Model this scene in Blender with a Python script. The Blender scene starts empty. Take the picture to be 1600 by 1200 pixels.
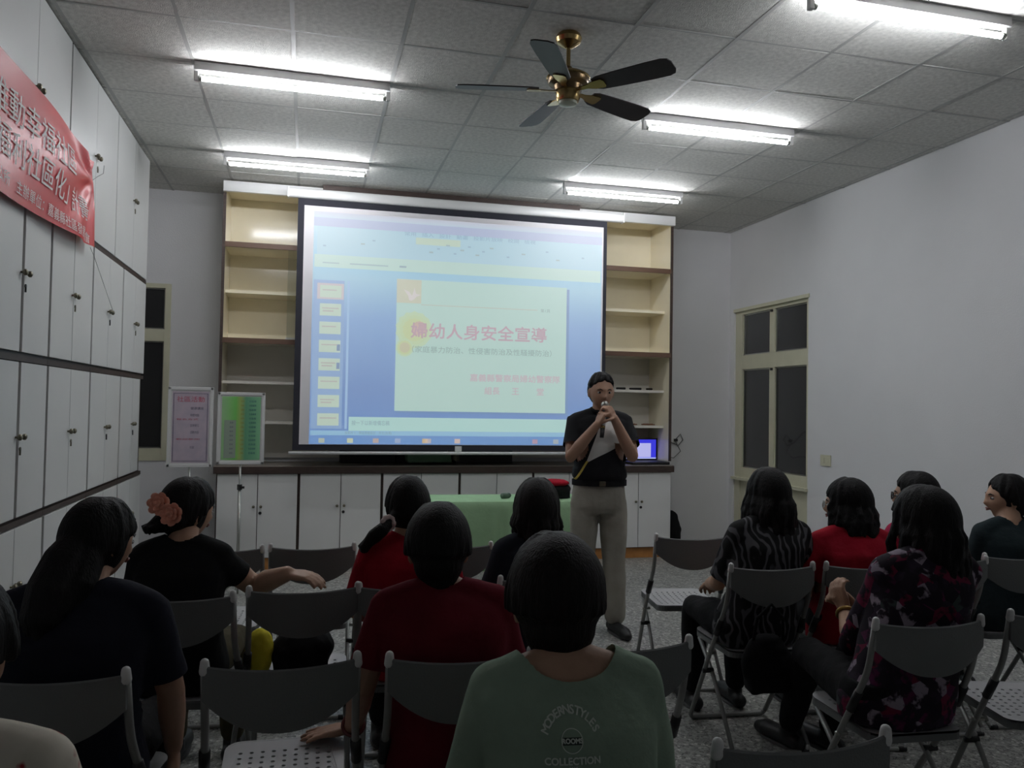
import bpy, bmesh, math, random
import numpy as np
from mathutils import Vector, Matrix, noise
from mathutils.bvhtree import BVHTree
random.seed(7)
SC = bpy.context.scene
COL = SC.collection
PI = math.pi

# ------------------------------------------------------------------ camera
cd = bpy.data.cameras.new('camera'); cam = bpy.data.objects.new('camera', cd); COL.objects.link(cam)
cr = Vector((0.969026, -0.246379, 0.016892)); cu = Vector((-0.023339, -0.023267, 0.999457)); cf = Vector((0.245852, 0.968894, 0.028296))
m = Matrix.Identity(4)
for i in range(3):
    m[i][0] = cr[i]; m[i][1] = cu[i]; m[i][2] = -cf[i]
m[0][3], m[1][3], m[2][3] = 0, 0, 1.435
cam.matrix_world = m
cd.sensor_width = 36; cd.lens = 36*1258.04/1600; cd.clip_start = 0.05; cd.clip_end = 60
SC.camera = cam
# ------------------------------------------------------------------ world and exposure
W = bpy.data.worlds.new('world'); SC.world = W; W.use_nodes = True
W.node_tree.nodes['Background'].inputs[0].default_value = (0.30, 0.34, 0.42, 1)
W.node_tree.nodes['Background'].inputs[1].default_value = 0.01
SC.view_settings.view_transform = 'Standard'; SC.view_settings.look = 'None'
SC.view_settings.gamma = 1; SC.view_settings.use_curve_mapping = False
SC.view_settings.exposure = 0.0
TUBE = 76.0        # strength of every fluorescent tube
SCREEN = 0.56     # strength of the projected picture

# ------------------------------------------------------------------ materials
def srgb(r, g, b):
    f = lambda c: (c/255/12.92) if c/255 <= .04045 else ((c/255+.055)/1.055)**2.4
    return (f(r), f(g), f(b), 1)
MATS = {}
def mat(name, col, rough=.6, metal=0, var=0, vscale=8, bump=0, bscale=60, emit=None, estr=0, spec=.5, stretch=None):
    if name in MATS: return MATS[name]
    M = bpy.data.materials.new(name); M.use_nodes = True; nt = M.node_tree; b = nt.nodes['Principled BSDF']
    b.inputs['Base Color'].default_value = col; b.inputs['Roughness'].default_value = rough
    b.inputs['Metallic'].default_value = metal; b.inputs['Specular IOR Level'].default_value = spec
    if emit:
        b.inputs['Emission Color'].default_value = emit; b.inputs['Emission Strength'].default_value = estr
    if var or bump:
        tc = nt.nodes.new('ShaderNodeTexCoord'); src = tc.outputs['Object']
        if stretch:
            mp = nt.nodes.new('ShaderNodeMapping'); mp.inputs['Scale'].default_value = stretch
            nt.links.new(src, mp.inputs[0]); src = mp.outputs[0]
    if var:
        n = nt.nodes.new('ShaderNodeTexNoise'); n.inputs['Scale'].default_value = vscale; n.inputs['Detail'].default_value = 5
        nt.links.new(src, n.inputs['Vector'])
        r = nt.nodes.new('ShaderNodeValToRGB')
        r.color_ramp.elements[0].position = .3; r.color_ramp.elements[1].position = .7
        r.color_ramp.elements[0].color = tuple(max(0, c*(1-var)) for c in col[:3])+(1,)
        r.color_ramp.elements[1].color = tuple(min(1, c*(1+var)) for c in col[:3])+(1,)
        nt.links.new(n.outputs[0], r.inputs[0]); nt.links.new(r.outputs[0], b.inputs['Base Color'])
    if bump:
        n2 = nt.nodes.new('ShaderNodeTexNoise'); n2.inputs['Scale'].default_value = bscale; n2.inputs['Detail'].default_value = 4
        nt.links.new(src, n2.inputs['Vector'])
        bp = nt.nodes.new('ShaderNodeBump'); bp.inputs['Strength'].default_value = bump; bp.inputs['Distance'].default_value = .01
        nt.links.new(n2.outputs[0], bp.inputs['Height']); nt.links.new(bp.outputs[0], b.inputs['Normal'])
    MATS[name] = M
    return M
def ramp_mat(name, build, rough=.8):
    """material whose colour comes out of the node socket that build(nt, object_coordinates) returns"""
    M = bpy.data.materials.new(name); M.use_nodes = True; nt = M.node_tree; b = nt.nodes['Principled BSDF']
    tc = nt.nodes.new('ShaderNodeTexCoord')
    nt.links.new(build(nt, tc.outputs['Object']), b.inputs['Base Color']); b.inputs['Roughness'].default_value = rough
    b.inputs['Specular IOR Level'].default_value = .25
    MATS[name] = M
    return M
def nd(nt, typ, **kw):
    n = nt.nodes.new(typ)
    for k, v in kw.items():
        if k in n.inputs.keys(): n.inputs[k].default_value = v
        else: setattr(n, k, v)
    return n
def ramp(nt, src, stops, interp='LINEAR'):
    r = nt.nodes.new('ShaderNodeValToRGB'); r.color_ramp.interpolation = interp
    e = r.color_ramp.elements
    while len(e) < len(stops): e.new(.5)
    for el, (p, c) in zip(e, stops): el.position = p; el.color = c
    nt.links.new(src, r.inputs[0]); return r.outputs[0]
def mixc(nt, fac, a, b):
    n = nt.nodes.new('ShaderNodeMix'); n.data_type = 'RGBA'
    nt.links.new(fac, n.inputs[0])
    for s, i in ((a, 6), (b, 7)):
        if isinstance(s, tuple): n.inputs[i].default_value = s
        else: nt.links.new(s, n.inputs[i])
    return n.outputs[2]

WALL = mat('wall_paint', (.74, .74, .745, 1), .85, var=.03, vscale=1.5, bump=.12, bscale=90)
def f_floor(nt, co):
    v = nd(nt, 'ShaderNodeTexVoronoi', Scale=70.0); nt.links.new(co, v.inputs['Vector'])
    a = ramp(nt, v.outputs['Color'], [(.0, srgb(80, 80, 78)), (.35, srgb(125, 126, 122)), (.6, srgb(160, 160, 155)), (.8, srgb(205, 205, 200))], 'CONSTANT')
    n = nd(nt, 'ShaderNodeTexNoise', Scale=120.0); nt.links.new(co, n.inputs['Vector'])
    f = ramp(nt, n.outputs[0], [(.45, (0, 0, 0, 1)), (.6, (1, 1, 1, 1))])
    return mixc(nt, f, a, srgb(150, 150, 145))
FLOOR = ramp_mat('terrazzo', f_floor, .35)
TILE = mat('mineral_tile', (.60, .595, .56, 1), .95, var=.16, vscale=38, bump=.5, bscale=160)
GRID = mat('ceiling_grid', (.40, .40, .385, 1), .6)
LAM = mat('white_laminate', (.75, .75, .735, 1), .38, var=.02, vscale=2)
DKWOOD = mat('dark_wood_edge', srgb(64, 50, 44), .5, var=.25, vscale=14, stretch=(1, 1, 6))
CREAM = mat('cream_laminate', srgb(247, 238, 212), .14, var=.03, vscale=3)
LOWW = mat('greyish_white_laminate', srgb(222, 218, 208), .25)
KICK = mat('orange_wood', srgb(190, 130, 70), .5, var=.2, vscale=10)
COUNTER = mat('counter_top', srgb(135, 128, 120), .4, var=.1, vscale=20)
WHITE = mat('white_plastic', (.75, .75, .74, 1), .4)
FRAME = mat('cream_window_frame', srgb(205, 203, 178), .5, var=.03)
BLACK = mat('black_plastic', (.012, .012, .013, 1), .45)
BORDER = mat('black_screen_border', (.02, .02, .03, 1), .8)
BRASS = mat('antique_brass', (.42, .30, .13, 1), .25, 1)
CHROME = mat('dull_metal', (.45, .45, .42, 1), .35, 1)
KNOB = mat('bronze_knob', (.22, .20, .15, 1), .35, 1)
BLADE = mat('dark_fan_blade', srgb(44, 32, 32), .5, var=.2, vscale=12)
def glass_mat(name, tint, rough):
    M = bpy.data.materials.new(name); M.use_nodes = True; nt = M.node_tree; nt.nodes.clear()
    o = nt.nodes.new('ShaderNodeOutputMaterial'); mx = nt.nodes.new('ShaderNodeMixShader')
    fr = nt.nodes.new('ShaderNodeFresnel'); fr.inputs[0].default_value = 1.5
    t = nt.nodes.new('ShaderNodeBsdfTransparent'); t.inputs[0].default_value = tint
    g = nt.nodes.new('ShaderNodeBsdfGlossy'); g.inputs['Roughness'].default_value = rough
    nt.links.new(fr.outputs[0], mx.inputs[0]); nt.links.new(t.outputs[0], mx.inputs[1]); nt.links.new(g.outputs[0], mx.inputs[2])
    nt.links.new(mx.outputs[0], o.inputs[0]); MATS[name] = M
    return M
PANE = glass_mat('clear_glass', (.93, .95, .94, 1), .01)
NIGHT = mat('window_glass_at_night', (.035, .036, .038, 1), .06, spec=.8)
CH_FRAME = mat('grey_chair_tube', srgb(150, 151, 148), .4, .3)
CH_BACK = mat('grey_chair_plastic', srgb(112, 114, 114), .5, bump=.15, bscale=200)
CH_SEAT = mat('light_grey_seat', srgb(176, 177, 178), .45)
CH_RIM = mat('grey_seat_rim', srgb(105, 107, 107), .5)
SKIN = mat('skin', (.42, .245, .165, 1), .55, var=.08, vscale=12, bump=.08, bscale=150)
SKIN2 = mat('pale_skin', (.50, .30, .20, 1), .55, var=.06, vscale=12, bump=.08, bscale=150)
HAIR = mat('black_hair', (.0055, .0048, .0050, 1), .60, var=.4, vscale=30, bump=.45, bscale=55, stretch=(4, 4, .6), spec=.22)
HAIRB = mat('dark_brown_hair', (.0085, .006, .0052, 1), .60, var=.4, vscale=30, bump=.45, bscale=55, stretch=(4, 4, .6), spec=.22)
EYEW = mat('eye_white', (.42, .40, .38, 1), .4); IRIS = mat('eye_iris', (.02, .012, .01, 1), .2)
LIP = mat('lips', (.28, .11, .09, 1), .5)
def cloth(name, col, var=.12): return mat(name, col, .9, var=var, vscale=9, bump=.25, bscale=45, spec=.2)
NAVY = cloth('navy_cloth', (.012, .013, .022, 1)); BLKC = cloth('black_cloth', (.010, .010, .011, 1))
REDC = cloth('red_cloth', (.34, .006, .020, 1)); WINE = cloth('dark_red_cloth', (.14, .008, .018, 1))
SAGE = cloth('sage_green_cloth', srgb(152, 172, 152)); PANTS = cloth('grey_trouser_cloth', srgb(150, 146, 136))
TEAL = cloth('dark_teal_cloth', (.020, .032, .036, 1)); PINK = cloth('crimson_cloth', (.38, .02, .07, 1))
GREENC = cloth('green_tablecloth', srgb(156, 190, 150), .05); DENIM = cloth('dark_denim', (.02, .024, .035, 1))
BROWNC = cloth('dark_brown_cloth', (.03, .022, .018, 1))
OLIVE = cloth('olive_cloth', (.07, .06, .035, 1))

# ------------------------------------------------------------------ basic helpers
def tag(o, label=None, cat=None, group=None, kind=None):
    if label: o['label'] = label
    if cat: o['category'] = cat
    if group: o['group'] = group
    if kind: o['kind'] = kind
    return o
def empty(name, loc=(0, 0, 0), rz=0, label=None, cat=None, group=None, kind=None):
    o = bpy.data.objects.new(name, None); COL.objects.link(o); o.location = loc; o.rotation_euler = (0, 0, rz)
    o.empty_display_size = .1
    return tag(o, label, cat, group, kind)
class Geo:
    def __init__(s): s.v = []; s.f = []; s.mi = []
    def add(s, vs, fs, mi=0):
        b = len(s.v); s.v += [tuple(v) for v in vs]; s.f += [tuple(i+b for i in f) for f in fs]; s.mi += [mi]*len(fs); return s
    def box(s, a, b, mi=0):
        x0, y0, z0 = a; x1, y1, z1 = b
        vs = [(x0, y0, z0), (x1, y0, z0), (x1, y1, z0), (x0, y1, z0), (x0, y0, z1), (x1, y0, z1), (x1, y1, z1), (x0, y1, z1)]
        return s.add(vs, [(0, 3, 2, 1), (4, 5, 6, 7), (0, 1, 5, 4), (1, 2, 6, 5), (2, 3, 7, 6), (3, 0, 4, 7)], mi)
    def rings(s, rings, mi=0, cap=True):
        n = len(rings[0]); vs = [p for r in rings for p in r]; fs = []
        for k in range(len(rings)-1):
            for i in range(n):
                j = (i+1) % n
                fs.append((k*n+i, k*n+j, (k+1)*n+j, (k+1)*n+i))
        if cap: fs.append(tuple(range(n))[::-1]); fs.append(tuple((len(rings)-1)*n+i for i in range(n)))
        return s.add(vs, fs, mi)
    def tube(s, pts, rad, n=10, mi=0, round_ends=False):
        pts = [Vector(p) for p in pts]
        if not hasattr(rad, '__len__'): rad = [rad]*len(pts)
        rad = list(rad)
        if round_ends:
            d0 = (pts[0]-pts[1]).normalized(); d1 = (pts[-1]-pts[-2]).normalized(); r0, r1 = rad[0], rad[-1]
            hs = [(.98, .2), (.75, .66), (.4, .92)]
            pts = [pts[0]+d0*r0*h for h, _ in hs]+pts+[pts[-1]+d1*r1*h for h, _ in hs[::-1]]
            rad = [r0*q for _, q in hs]+rad+[r1*q for _, q in hs[::-1]]
        t = (pts[1]-pts[0]).normalized(); up = Vector((0, 0, 1)) if abs(t.z) < .9 else Vector((1, 0, 0))
        u = t.cross(up).normalized(); rs = []
        for i, p in enumerate(pts):
            if i == 0: d = pts[1]-pts[0]
            elif i == len(pts)-1: d = pts[-1]-pts[-2]
            else: d = (pts[i+1]-pts[i]).normalized()+(pts[i]-pts[i-1]).normalized()
            if d.length < 1e-9: d = t
            d = d.normalized(); u = (u-d*u.dot(d)).normalized(); w = d.cross(u)
            rs.append([p+(u*math.cos(2*PI*k/n)+w*math.sin(2*PI*k/n))*rad[i] for k in range(n)])
        return s.rings(rs, mi)
    def cap(s, p0, p1, r0, r1, n=12): return s.tube([p0, p1], [r0, r1], n, 0, True)
    def ell(s, c, r, rot=None, nu=14, nv=9, mi=0):
        c = Vector(c); rs = []
        for k in range(nv+1):
            th = PI*(k+.0)/nv
            if k == 0: th = .12
            if k == nv: th = PI-.12
            ring = []
            for i in range(nu):
                ph = 2*PI*i/nu
                v = Vector((r[0]*math.sin(th)*math.cos(ph), r[1]*math.sin(th)*math.sin(ph), r[2]*math.cos(th)))
                ring.append(c+(rot @ v if rot else v))
            rs.append(ring[::-1])
        return s.rings(rs, mi)
    def lathe(s, prof, c=(0, 0, 0), n=24, mi=0):
        c = Vector(c)
        return s.rings([[c+Vector((r*math.cos(2*PI*k/n), r*math.sin(2*PI*k/n), z)) for k in range(n)] for r, z in prof], mi)
    def prism(s, poly, z0, z1, mi=0):
        n = len(poly)
        return s.rings([[(x, y, z0) for x, y in poly], [(x, y, z1) for x, y in poly]], mi)
    def mesh(s, name, mats, smooth=False):
        me = bpy.data.meshes.new(name); me.from_pydata(s.v, [], s.f)
        for M in (mats if isinstance(mats, (list, tuple)) else [mats]): me.materials.append(M)
        if any(s.mi): me.polygons.foreach_set('material_index', s.mi)
        if smooth: me.polygons.foreach_set('use_smooth', [True]*len(me.polygons))
        me.update(); return me
    def obj(s, name, mats, parent=None, smooth=False, bevel=0, **kw):
        me = s.mesh(name, mats, smooth)
        bm = bmesh.new(); bm.from_mesh(me); bmesh.ops.recalc_face_normals(bm, faces=bm.faces)
        if bevel:
            bmesh.ops.bevel(bm, geom=[e for e in bm.edges], offset=bevel, segments=2, affect='EDGES', profile=.6)
        bm.to_mesh(me); bm.free()
        return link(name, me, parent, **kw)
def link(name, me, parent=None, loc=None, rz=None, label=None, cat=None, group=None, kind=None):
    o = bpy.data.objects.new(name, me); COL.objects.link(o); o.parent = parent
    if loc is not None: o.location = loc
    if rz is not None: o.rotation_euler = (0, 0, rz)
    return tag(o, label, cat, group, kind)
def sharp(o, ang=.6):
    me = o.data
    me.polygons.foreach_set('use_smooth', [True]*len(me.polygons))
    me.set_sharp_from_angle(angle=ang); return o
def box(name, a, b, M, parent=None, bevel=0, **kw): return Geo().box(a, b).obj(name, M, parent, bevel=bevel, **kw)
def children(o): return list(o.children)
def copy_tree(o, parent=None):
    c = o.copy(); COL.objects.link(c); c.parent = parent
    for ch in children(o): copy_tree(ch, c)
    return c
def remesh(geo, voxel, smooth=3, decimate=None):
    me = geo.mesh('tmp', []); o = bpy.data.objects.new('tmp', me); COL.objects.link(o)
    r = o.modifiers.new('r', 'REMESH'); r.mode = 'VOXEL'; r.voxel_size = voxel; r.use_smooth_shade = True
    if smooth:
        s = o.modifiers.new('s', 'SMOOTH'); s.factor = .5; s.iterations = smooth
    if decimate:
        d = o.modifiers.new('d', 'DECIMATE'); d.ratio = decimate
    bpy.context.view_layer.update()
    dg = bpy.context.evaluated_depsgraph_get()
    out = bpy.data.meshes.new_from_object(o.evaluated_get(dg))
    bpy.data.objects.remove(o); bpy.data.meshes.remove(me)
    out.polygons.foreach_set('use_smooth', [True]*len(out.polygons))
    return out
def wrinkle(me, amp=.004, scale=9.0, seed=0, stretch=(1, 1, 1)):
    off = Vector((seed*3.1, seed*1.7, seed)); n = len(me.vertices)
    co = np.empty(n*3, 'f'); me.vertices.foreach_get('co', co); co = co.reshape(-1, 3)
    no = np.array([tuple(q.vector) for q in me.vertex_normals], 'f').reshape(-1, 3)
    d = np.array([(lambda p: noise.noise(p)+.5*noise.noise(p*2.3))(Vector((x*stretch[0], y*stretch[1], z*stretch[2]))*scale+off) for x, y, z in co.tolist()], 'f')
    co = co+no*(d*amp)[:, None]
    me.vertices.foreach_set('co', co.ravel()); me.update()
def text_geo(body, size, sx=1.0, align='LEFT', sub=False):
    cu_ = bpy.data.curves.new('t', 'FONT'); cu_.body = body; cu_.size = size; cu_.align_x = align; cu_.align_y = 'CENTER'
    cu_.resolution_u = 3
    o = bpy.data.objects.new('t', cu_); COL.objects.link(o); bpy.context.view_layer.update()
    me = bpy.data.meshes.new_from_object(o.evaluated_get(bpy.context.evaluated_depsgraph_get()))
    bpy.data.objects.remove(o); bpy.data.curves.remove(cu_)
    if sub:
        bm = bmesh.new(); bm.from_mesh(me); bmesh.ops.triangulate(bm, faces=bm.faces)
        bmesh.ops.subdivide_edges(bm, edges=bm.edges, cuts=1); bm.to_mesh(me); bm.free()
    vs = [(v.co.x*sx, v.co.y) for v in me.vertices]; fs = [tuple(p.vertices) for p in me.polygons]
    bpy.data.meshes.remove(me)
    return vs, fs
def text_on(name, body, size, M, origin, ux, uy, parent=None, sx=1.0, align='LEFT', width=None, bold=0):
    vs, fs = text_geo(body, size, sx, align)
    if not vs: return None
    if width:
        xs = [v[0] for v in vs]; k = width/(max(xs)-min(xs)); x0 = min(xs); vs = [((x-x0)*k, y) for x, y in vs]
    o, ux, uy = Vector(origin), Vector(ux), Vector(uy); nn = ux.cross(uy)
    g = Geo()
    for dx, dy in ([(0, 0)] if not bold else [(-bold, 0), (bold, 0), (0, bold), (0, -bold)]):
        g.add([o+ux*(x+dx)+uy*(y+dy)+nn*(.0001*len(g.v) % .0007) for x, y in vs], fs)
    me = g.mesh(name, M)
    return link(name, me, parent)

# ------------------------------------------------------------------ the room
XL, XR, YB, YR, H = -1.66, 4.376, 7.78, -2.6, 3.345
box('floor', (XL-.1, YR-.1, -.1), (XR+.1, YB+.1, 0), FLOOR, kind='structure')
ce = box('ceiling', (XL-.1, YR-.1, H+.012), (XR+.1, YB+.1, H+.1), GRID, kind='structure')
# the left part of the back wall has a window opening
g = Geo()
WX0, WX1, WZ0, WZ1 = -1.66, -1.21, .90, 2.49
g.box((WX1, YB, 0), (XR, YB+.15, H+.012)); g.box((XL, YB, 0), (WX1, YB+.15, WZ0)); g.box((XL, YB, WZ1), (WX1, YB+.15, H+.012))
g.obj('wall_back', WALL, kind='structure')
# right wall with its window and the closed panel under it
y0, y1 = 6.385, 7.69
g = Geo(); g.box((XR, YR, 0), (XR+.15, y0, H+.012)); g.box((XR, y1, 0), (XR+.15, YB+.15, H+.012)); g.box((XR, y0, 2.495), (XR+.15, y1, H+.012))
g.obj('wall_right', WALL, kind='structure')
box('wall_left', (XL-.15, YR, 0), (XL, YB+.15, H+.012), WALL, kind='structure')
box('wall_rear', (XL-.15, YR-.15, 0), (XR+.15, YR, H+.012), WALL, kind='structure')
# ceiling tiles, each one a piece, and the bars of the grid between them
T = .553; GX0, GY0 = -.6682, 4.2327
xs = [XL]+[GX0+i*T for i in range(-1, 10) if XL+.06 < GX0+i*T < XR-.06]+[XR]
ys = [YR]+[GY0+j*T for j in range(-13, 8) if YR+.06 < GY0+j*T < YB-.06]+[YB]
tilecache = {}
for i in range(len(xs)-1):
    for j in range(len(ys)-1):
        w, d = xs[i+1]-xs[i]-.016, ys[j+1]-ys[j]-.016
        k = (round(w, 3), round(d, 3))
        if k not in tilecache:
            gg = Geo(); n = 2
            gg.box((-w/2, -d/2, 0), (w/2, d/2, .014)); me = gg.mesh('ceiling_tile', TILE); tilecache[k] = me
        o = link('ceiling_tile', tilecache[k], ce, ((xs[i]+xs[i+1])/2, (ys[j]+ys[j+1])/2, H-.003+random.uniform(-.002, .002)))
        o.rotation_euler = (random.uniform(-.006, .006), random.uniform(-.006, .006), 0)
for x in xs[1:-1]: box('grid_bar', (x-.011, YR, H-.004), (x+.011, YB, H+.012), GRID, ce)
for y in ys[1:-1]: box('grid_bar', (XL, y-.008, H-.0035), (XR, y+.008, H+.0125), GRID, ce)

# windows
w1 = empty('window_1', (0, 0, 0), kind='structure')
X0 = XR+.02
g = Geo()
for a, b in (((X0, y0, .73), (X0+.08, y0+.05, 2.495)), ((X0, y1-.13, .73), (X0+.08, y1, 2.495)), ((X0+.001, y0+.0505, 2.44), (X0+.079, y1-.1305, 2.495)),
             ((X0+.001, y0+.0505, 1.865), (X0+.079, y1-.1305, 2.01)), ((X0+.001, y0+.0505, .73), (X0+.079, y1-.1305, .845))): g.box(a, b)
g.obj('window_frame', FRAME, w1)
box('window_head', (XR-.012, y0-.02, 2.47), (XR+.03, y1, 2.505), FRAME, w1, bevel=.003)
box('window_sill', (XR-.03, y0-.01, .715), (XR+.03, y1, .745), FRAME, w1, bevel=.003)
for za, zb in ((.845, 1.865), (2.01, 2.44)):
    box('mullion', (X0+.005, 6.965, za), (X0+.06, 7.055, zb), FRAME, w1, bevel=.003)
    for ya, yb in ((y0+.05, 6.965), (7.055, y1-.13)):
        g = Geo(); t = .014
        g.box((X0+.02, ya, za), (X0+.05, ya+t, zb)); g.box((X0+.02, yb-t, za), (X0+.05, yb, zb))
        g.box((X0+.02, ya, za), (X0+.05, yb, za+t)); g.box((X0+.02, ya, zb-t), (X0+.05, yb, zb))
        s = g.obj('sash', CHROME, w1)
        box('pane', (X0+.03, ya+.01, za+.01), (X0+.036, yb-.01, zb-.01), NIGHT, s)
    box('latch', (X0-.012, 6.995, zb-.03), (X0+.006, 7.02, zb-.008), BLACK, w1)
box('lower_panel', (X0+.01, y0, 0), (X0+.05, y1, .73), FRAME, w1)
box('panel_stile', (X0-.005, y0, 0), (X0+.02, y0+.06, .715), FRAME, w1, bevel=.003)
box('panel_stile', (X0-.005, y1-.1, 0), (X0+.02, y1, .715), FRAME, w1, bevel=.003)
w2 = empty('window_2', (0, 0, 0), kind='structure')
g = Geo(); Y0 = YB-.01
for a, b in (((WX1-.05, Y0, WZ0), (WX1, Y0+.07, WZ1)), ((WX0, Y0+.001, 2.45), (WX1-.0505, Y0+.069, WZ1)), ((WX0, Y0+.001, 1.97), (WX1-.0505, Y0+.069, 2.08)), ((WX0, Y0+.001, WZ0), (WX1-.0505, Y0+.069, 1.01))): g.box(a, b)
g.obj('window_frame', FRAME, w2)
for za, zb in ((1.01, 1.97), (2.08, 2.45)):
    g = Geo(); t = .012
    g.box((WX0, Y0+.02, zb-t), (WX1-.05, Y0+.05, zb)); g.box((WX1-.05-t, Y0+.02, za), (WX1-.05, Y0+.05, zb)); g.box((WX0, Y0+.02, za), (WX1-.05, Y0+.05, za+t))
    s = g.obj('sash', CHROME, w2)
    box('pane', (WX0, Y0+.03, za+.01), (WX1-.06, Y0+.036, zb-.01), BLACK, s)

# ------------------------------------------------------------------ fluorescent lights
TUBEM = mat('lit_tube', (.9, .9, .9, 1), .4, emit=(.93, .95, 1.0, 1), estr=TUBE)
def make_light():
    r = empty('ceiling_light')
    g = Geo(); L = .545
    g.prism([(-.024, -.001), (.024, -.001), (.024, .046), (.014, .052), (-.014, .052), (-.024, .046)], -L, L)
    g.v = [(z, x, -y) for x, y, z in g.v]
    g.obj('batten', mat('batten_enamel', (.50, .50, .50, 1), .5), r)
    for s in (-1, 1):
        g = Geo(); g.box((s*.535-.012, -.014, -.105), (s*.535+.012, .014, -.02)); g.obj('tube_holder', WHITE, r, bevel=.004)
    g = Geo(); g.tube([(-.522, 0, -.088), (.522, 0, -.088)], .0130, 16, 0, True)
    tb = g.obj('fluorescent_tube', TUBEM, r, smooth=True)
    for s in (-1, 1):
        g = Geo(); g.tube([(s*.525, 0, -.088), (s*.505, 0, -.088)], .0145, 14); g.obj('tube_cap', CHROME, tb, smooth=True)
    return r
L0 = make_light()
spots = [(-.113, GY0+T, 'lit fluorescent tube lamp nearest the left cabinets, the closer of the two on that side'),
         (-.113, GY0+4*T, 'lit fluorescent tube lamp above the left top corner of the bookcase'),
         (2.60, GY0+T, 'lit fluorescent tube lamp just to the right of the ceiling fan'),
         (2.60, GY0+4*T, 'lit fluorescent tube lamp above the right end of the projector screen'),
         (2.68, GY0-2*T, 'lit fluorescent tube lamp cut by the top right edge of the photo, nearest of all')]
for i, (x, y, lab) in enumerate(spots):
    o = L0 if i == 0 else copy_tree(L0)
    o.location = (x, y, H-.004); tag(o, lab, 'ceiling light', 'fluorescent tube lamps on the ceiling')

# ------------------------------------------------------------------ ceiling fan
fan = empty('ceiling_fan', (1.25, 3.87, H), label='brass ceiling fan with five dark blades hanging from the tiled ceiling', cat='fan')
sharp(Geo().lathe([(.05, 0), (.062, -.012), (.068, -.03), (.060, -.05), (.042, -.062), (.02, -.075), (.012, -.078)]).obj('canopy', BRASS, fan))
sharp(Geo().lathe([(.011, -.07), (.011, -.19)], n=12).obj('downrod', BRASS, fan))
sharp(Geo().lathe([(.02, -.175), (.028, -.19), (.03, -.205), (.085, -.212), (.105, -.225), (.108, -.245), (.10, -.262), (.075, -.275), (.07, -.30)]).obj('motor_housing', mat('dark_brass', (.16, .11, .06, 1), .3, 1), fan))
sharp(Geo().lathe([(.07, -.222), (.11, -.228), (.113, -.234), (.108, -.24), (.07, -.24)]).obj('housing_band', BRASS, fan))
sharp(Geo().lathe([(.062, -.298), (.062, -.335), (.055, -.352), (.03, -.358)]).obj('switch_housing', BRASS, fan))
sharp(Geo().lathe([(.048, -.35), (.046, -.366), (.02, -.374), (.004, -.375)]).obj('bottom_cap', mat('pale_cap', (.6, .63, .5, 1), .4), fan))
for k in range(5):
    a = math.radians(-48+72*k); R = Matrix.Rotation(a, 4, 'Z') @ Matrix.Rotation(math.radians(-13), 4, 'X')
    g = Geo(); out = []
    for t, w in ((.15, .038), (.18, .052), (.30, .060), (.45, .066), (.53, .066), (.56, .055), (.572, .03)): out.append((t, w))
    poly = [(t, w) for t, w in out]+[(t, -w) for t, w in out[::-1]]
    g.prism(poly, -.003, .003); g.v = [tuple(R @ Vector(v)+Vector((0, 0, -.292))) for v in g.v]
    b = g.obj('blade', BLADE, fan)
    g = Geo(); g.prism([(.06, .012), (.11, .014), (.15, .03), (.20, .034), (.21, .02), (.21, -.02), (.20, -.034), (.15, -.03), (.11, -.014), (.06, -.012)], -.009, -.004)
    g.v = [tuple(R @ Vector(v)+Vector((0, 0, -.292))) for v in g.v]
    g.obj('blade_bracket', BRASS, b)

# ------------------------------------------------------------------ cabinets along the left wall
XF = -1.2526
def knob(parent, p, axis, key=False, s=1.0, name='knob'):
    g = Geo(); a = Vector(axis)
    g.tube([Vector(p), Vector(p)+a*.012*s], [.006*s, .006*s], 10)
    g.tube([Vector(p)+a*.010*s, Vector(p)+a*.016*s, Vector(p)+a*.026*s, Vector(p)+a*.032*s], [.009*s, .016*s, .016*s, .008*s], 12)
    k = g.obj(name, KNOB, parent, smooth=True)
    return k
def lock(parent, p, axis):
    g = Geo(); a = Vector(axis); g.tube([Vector(p)-a*.002, Vector(p)+a*.005], .009, 12)
    g.box((p[0]-.004 if not a.x else p[0], p[1]-.004, p[2]-.028), (p[0]+.004 if not a.x else p[0]+.006, p[1]+.004, p[2]-.004))
    return g.obj('lock', BLACK if random.random() < .3 else KNOB, parent)
rows = [('top', 2.385, 3.335, 3, 1.085, 2.88), ('second', 1.645, 2.35, 4, .805, 2.0), ('third', .90, 1.60, 4, .805, 1.262), ('bottom', .02, .855, 4, .805, .60)]
where = {0: 'beside the far corner of the room', 1: 'second from the far corner', 2: 'third from the far corner', 3: 'fourth from the far corner'}
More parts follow.
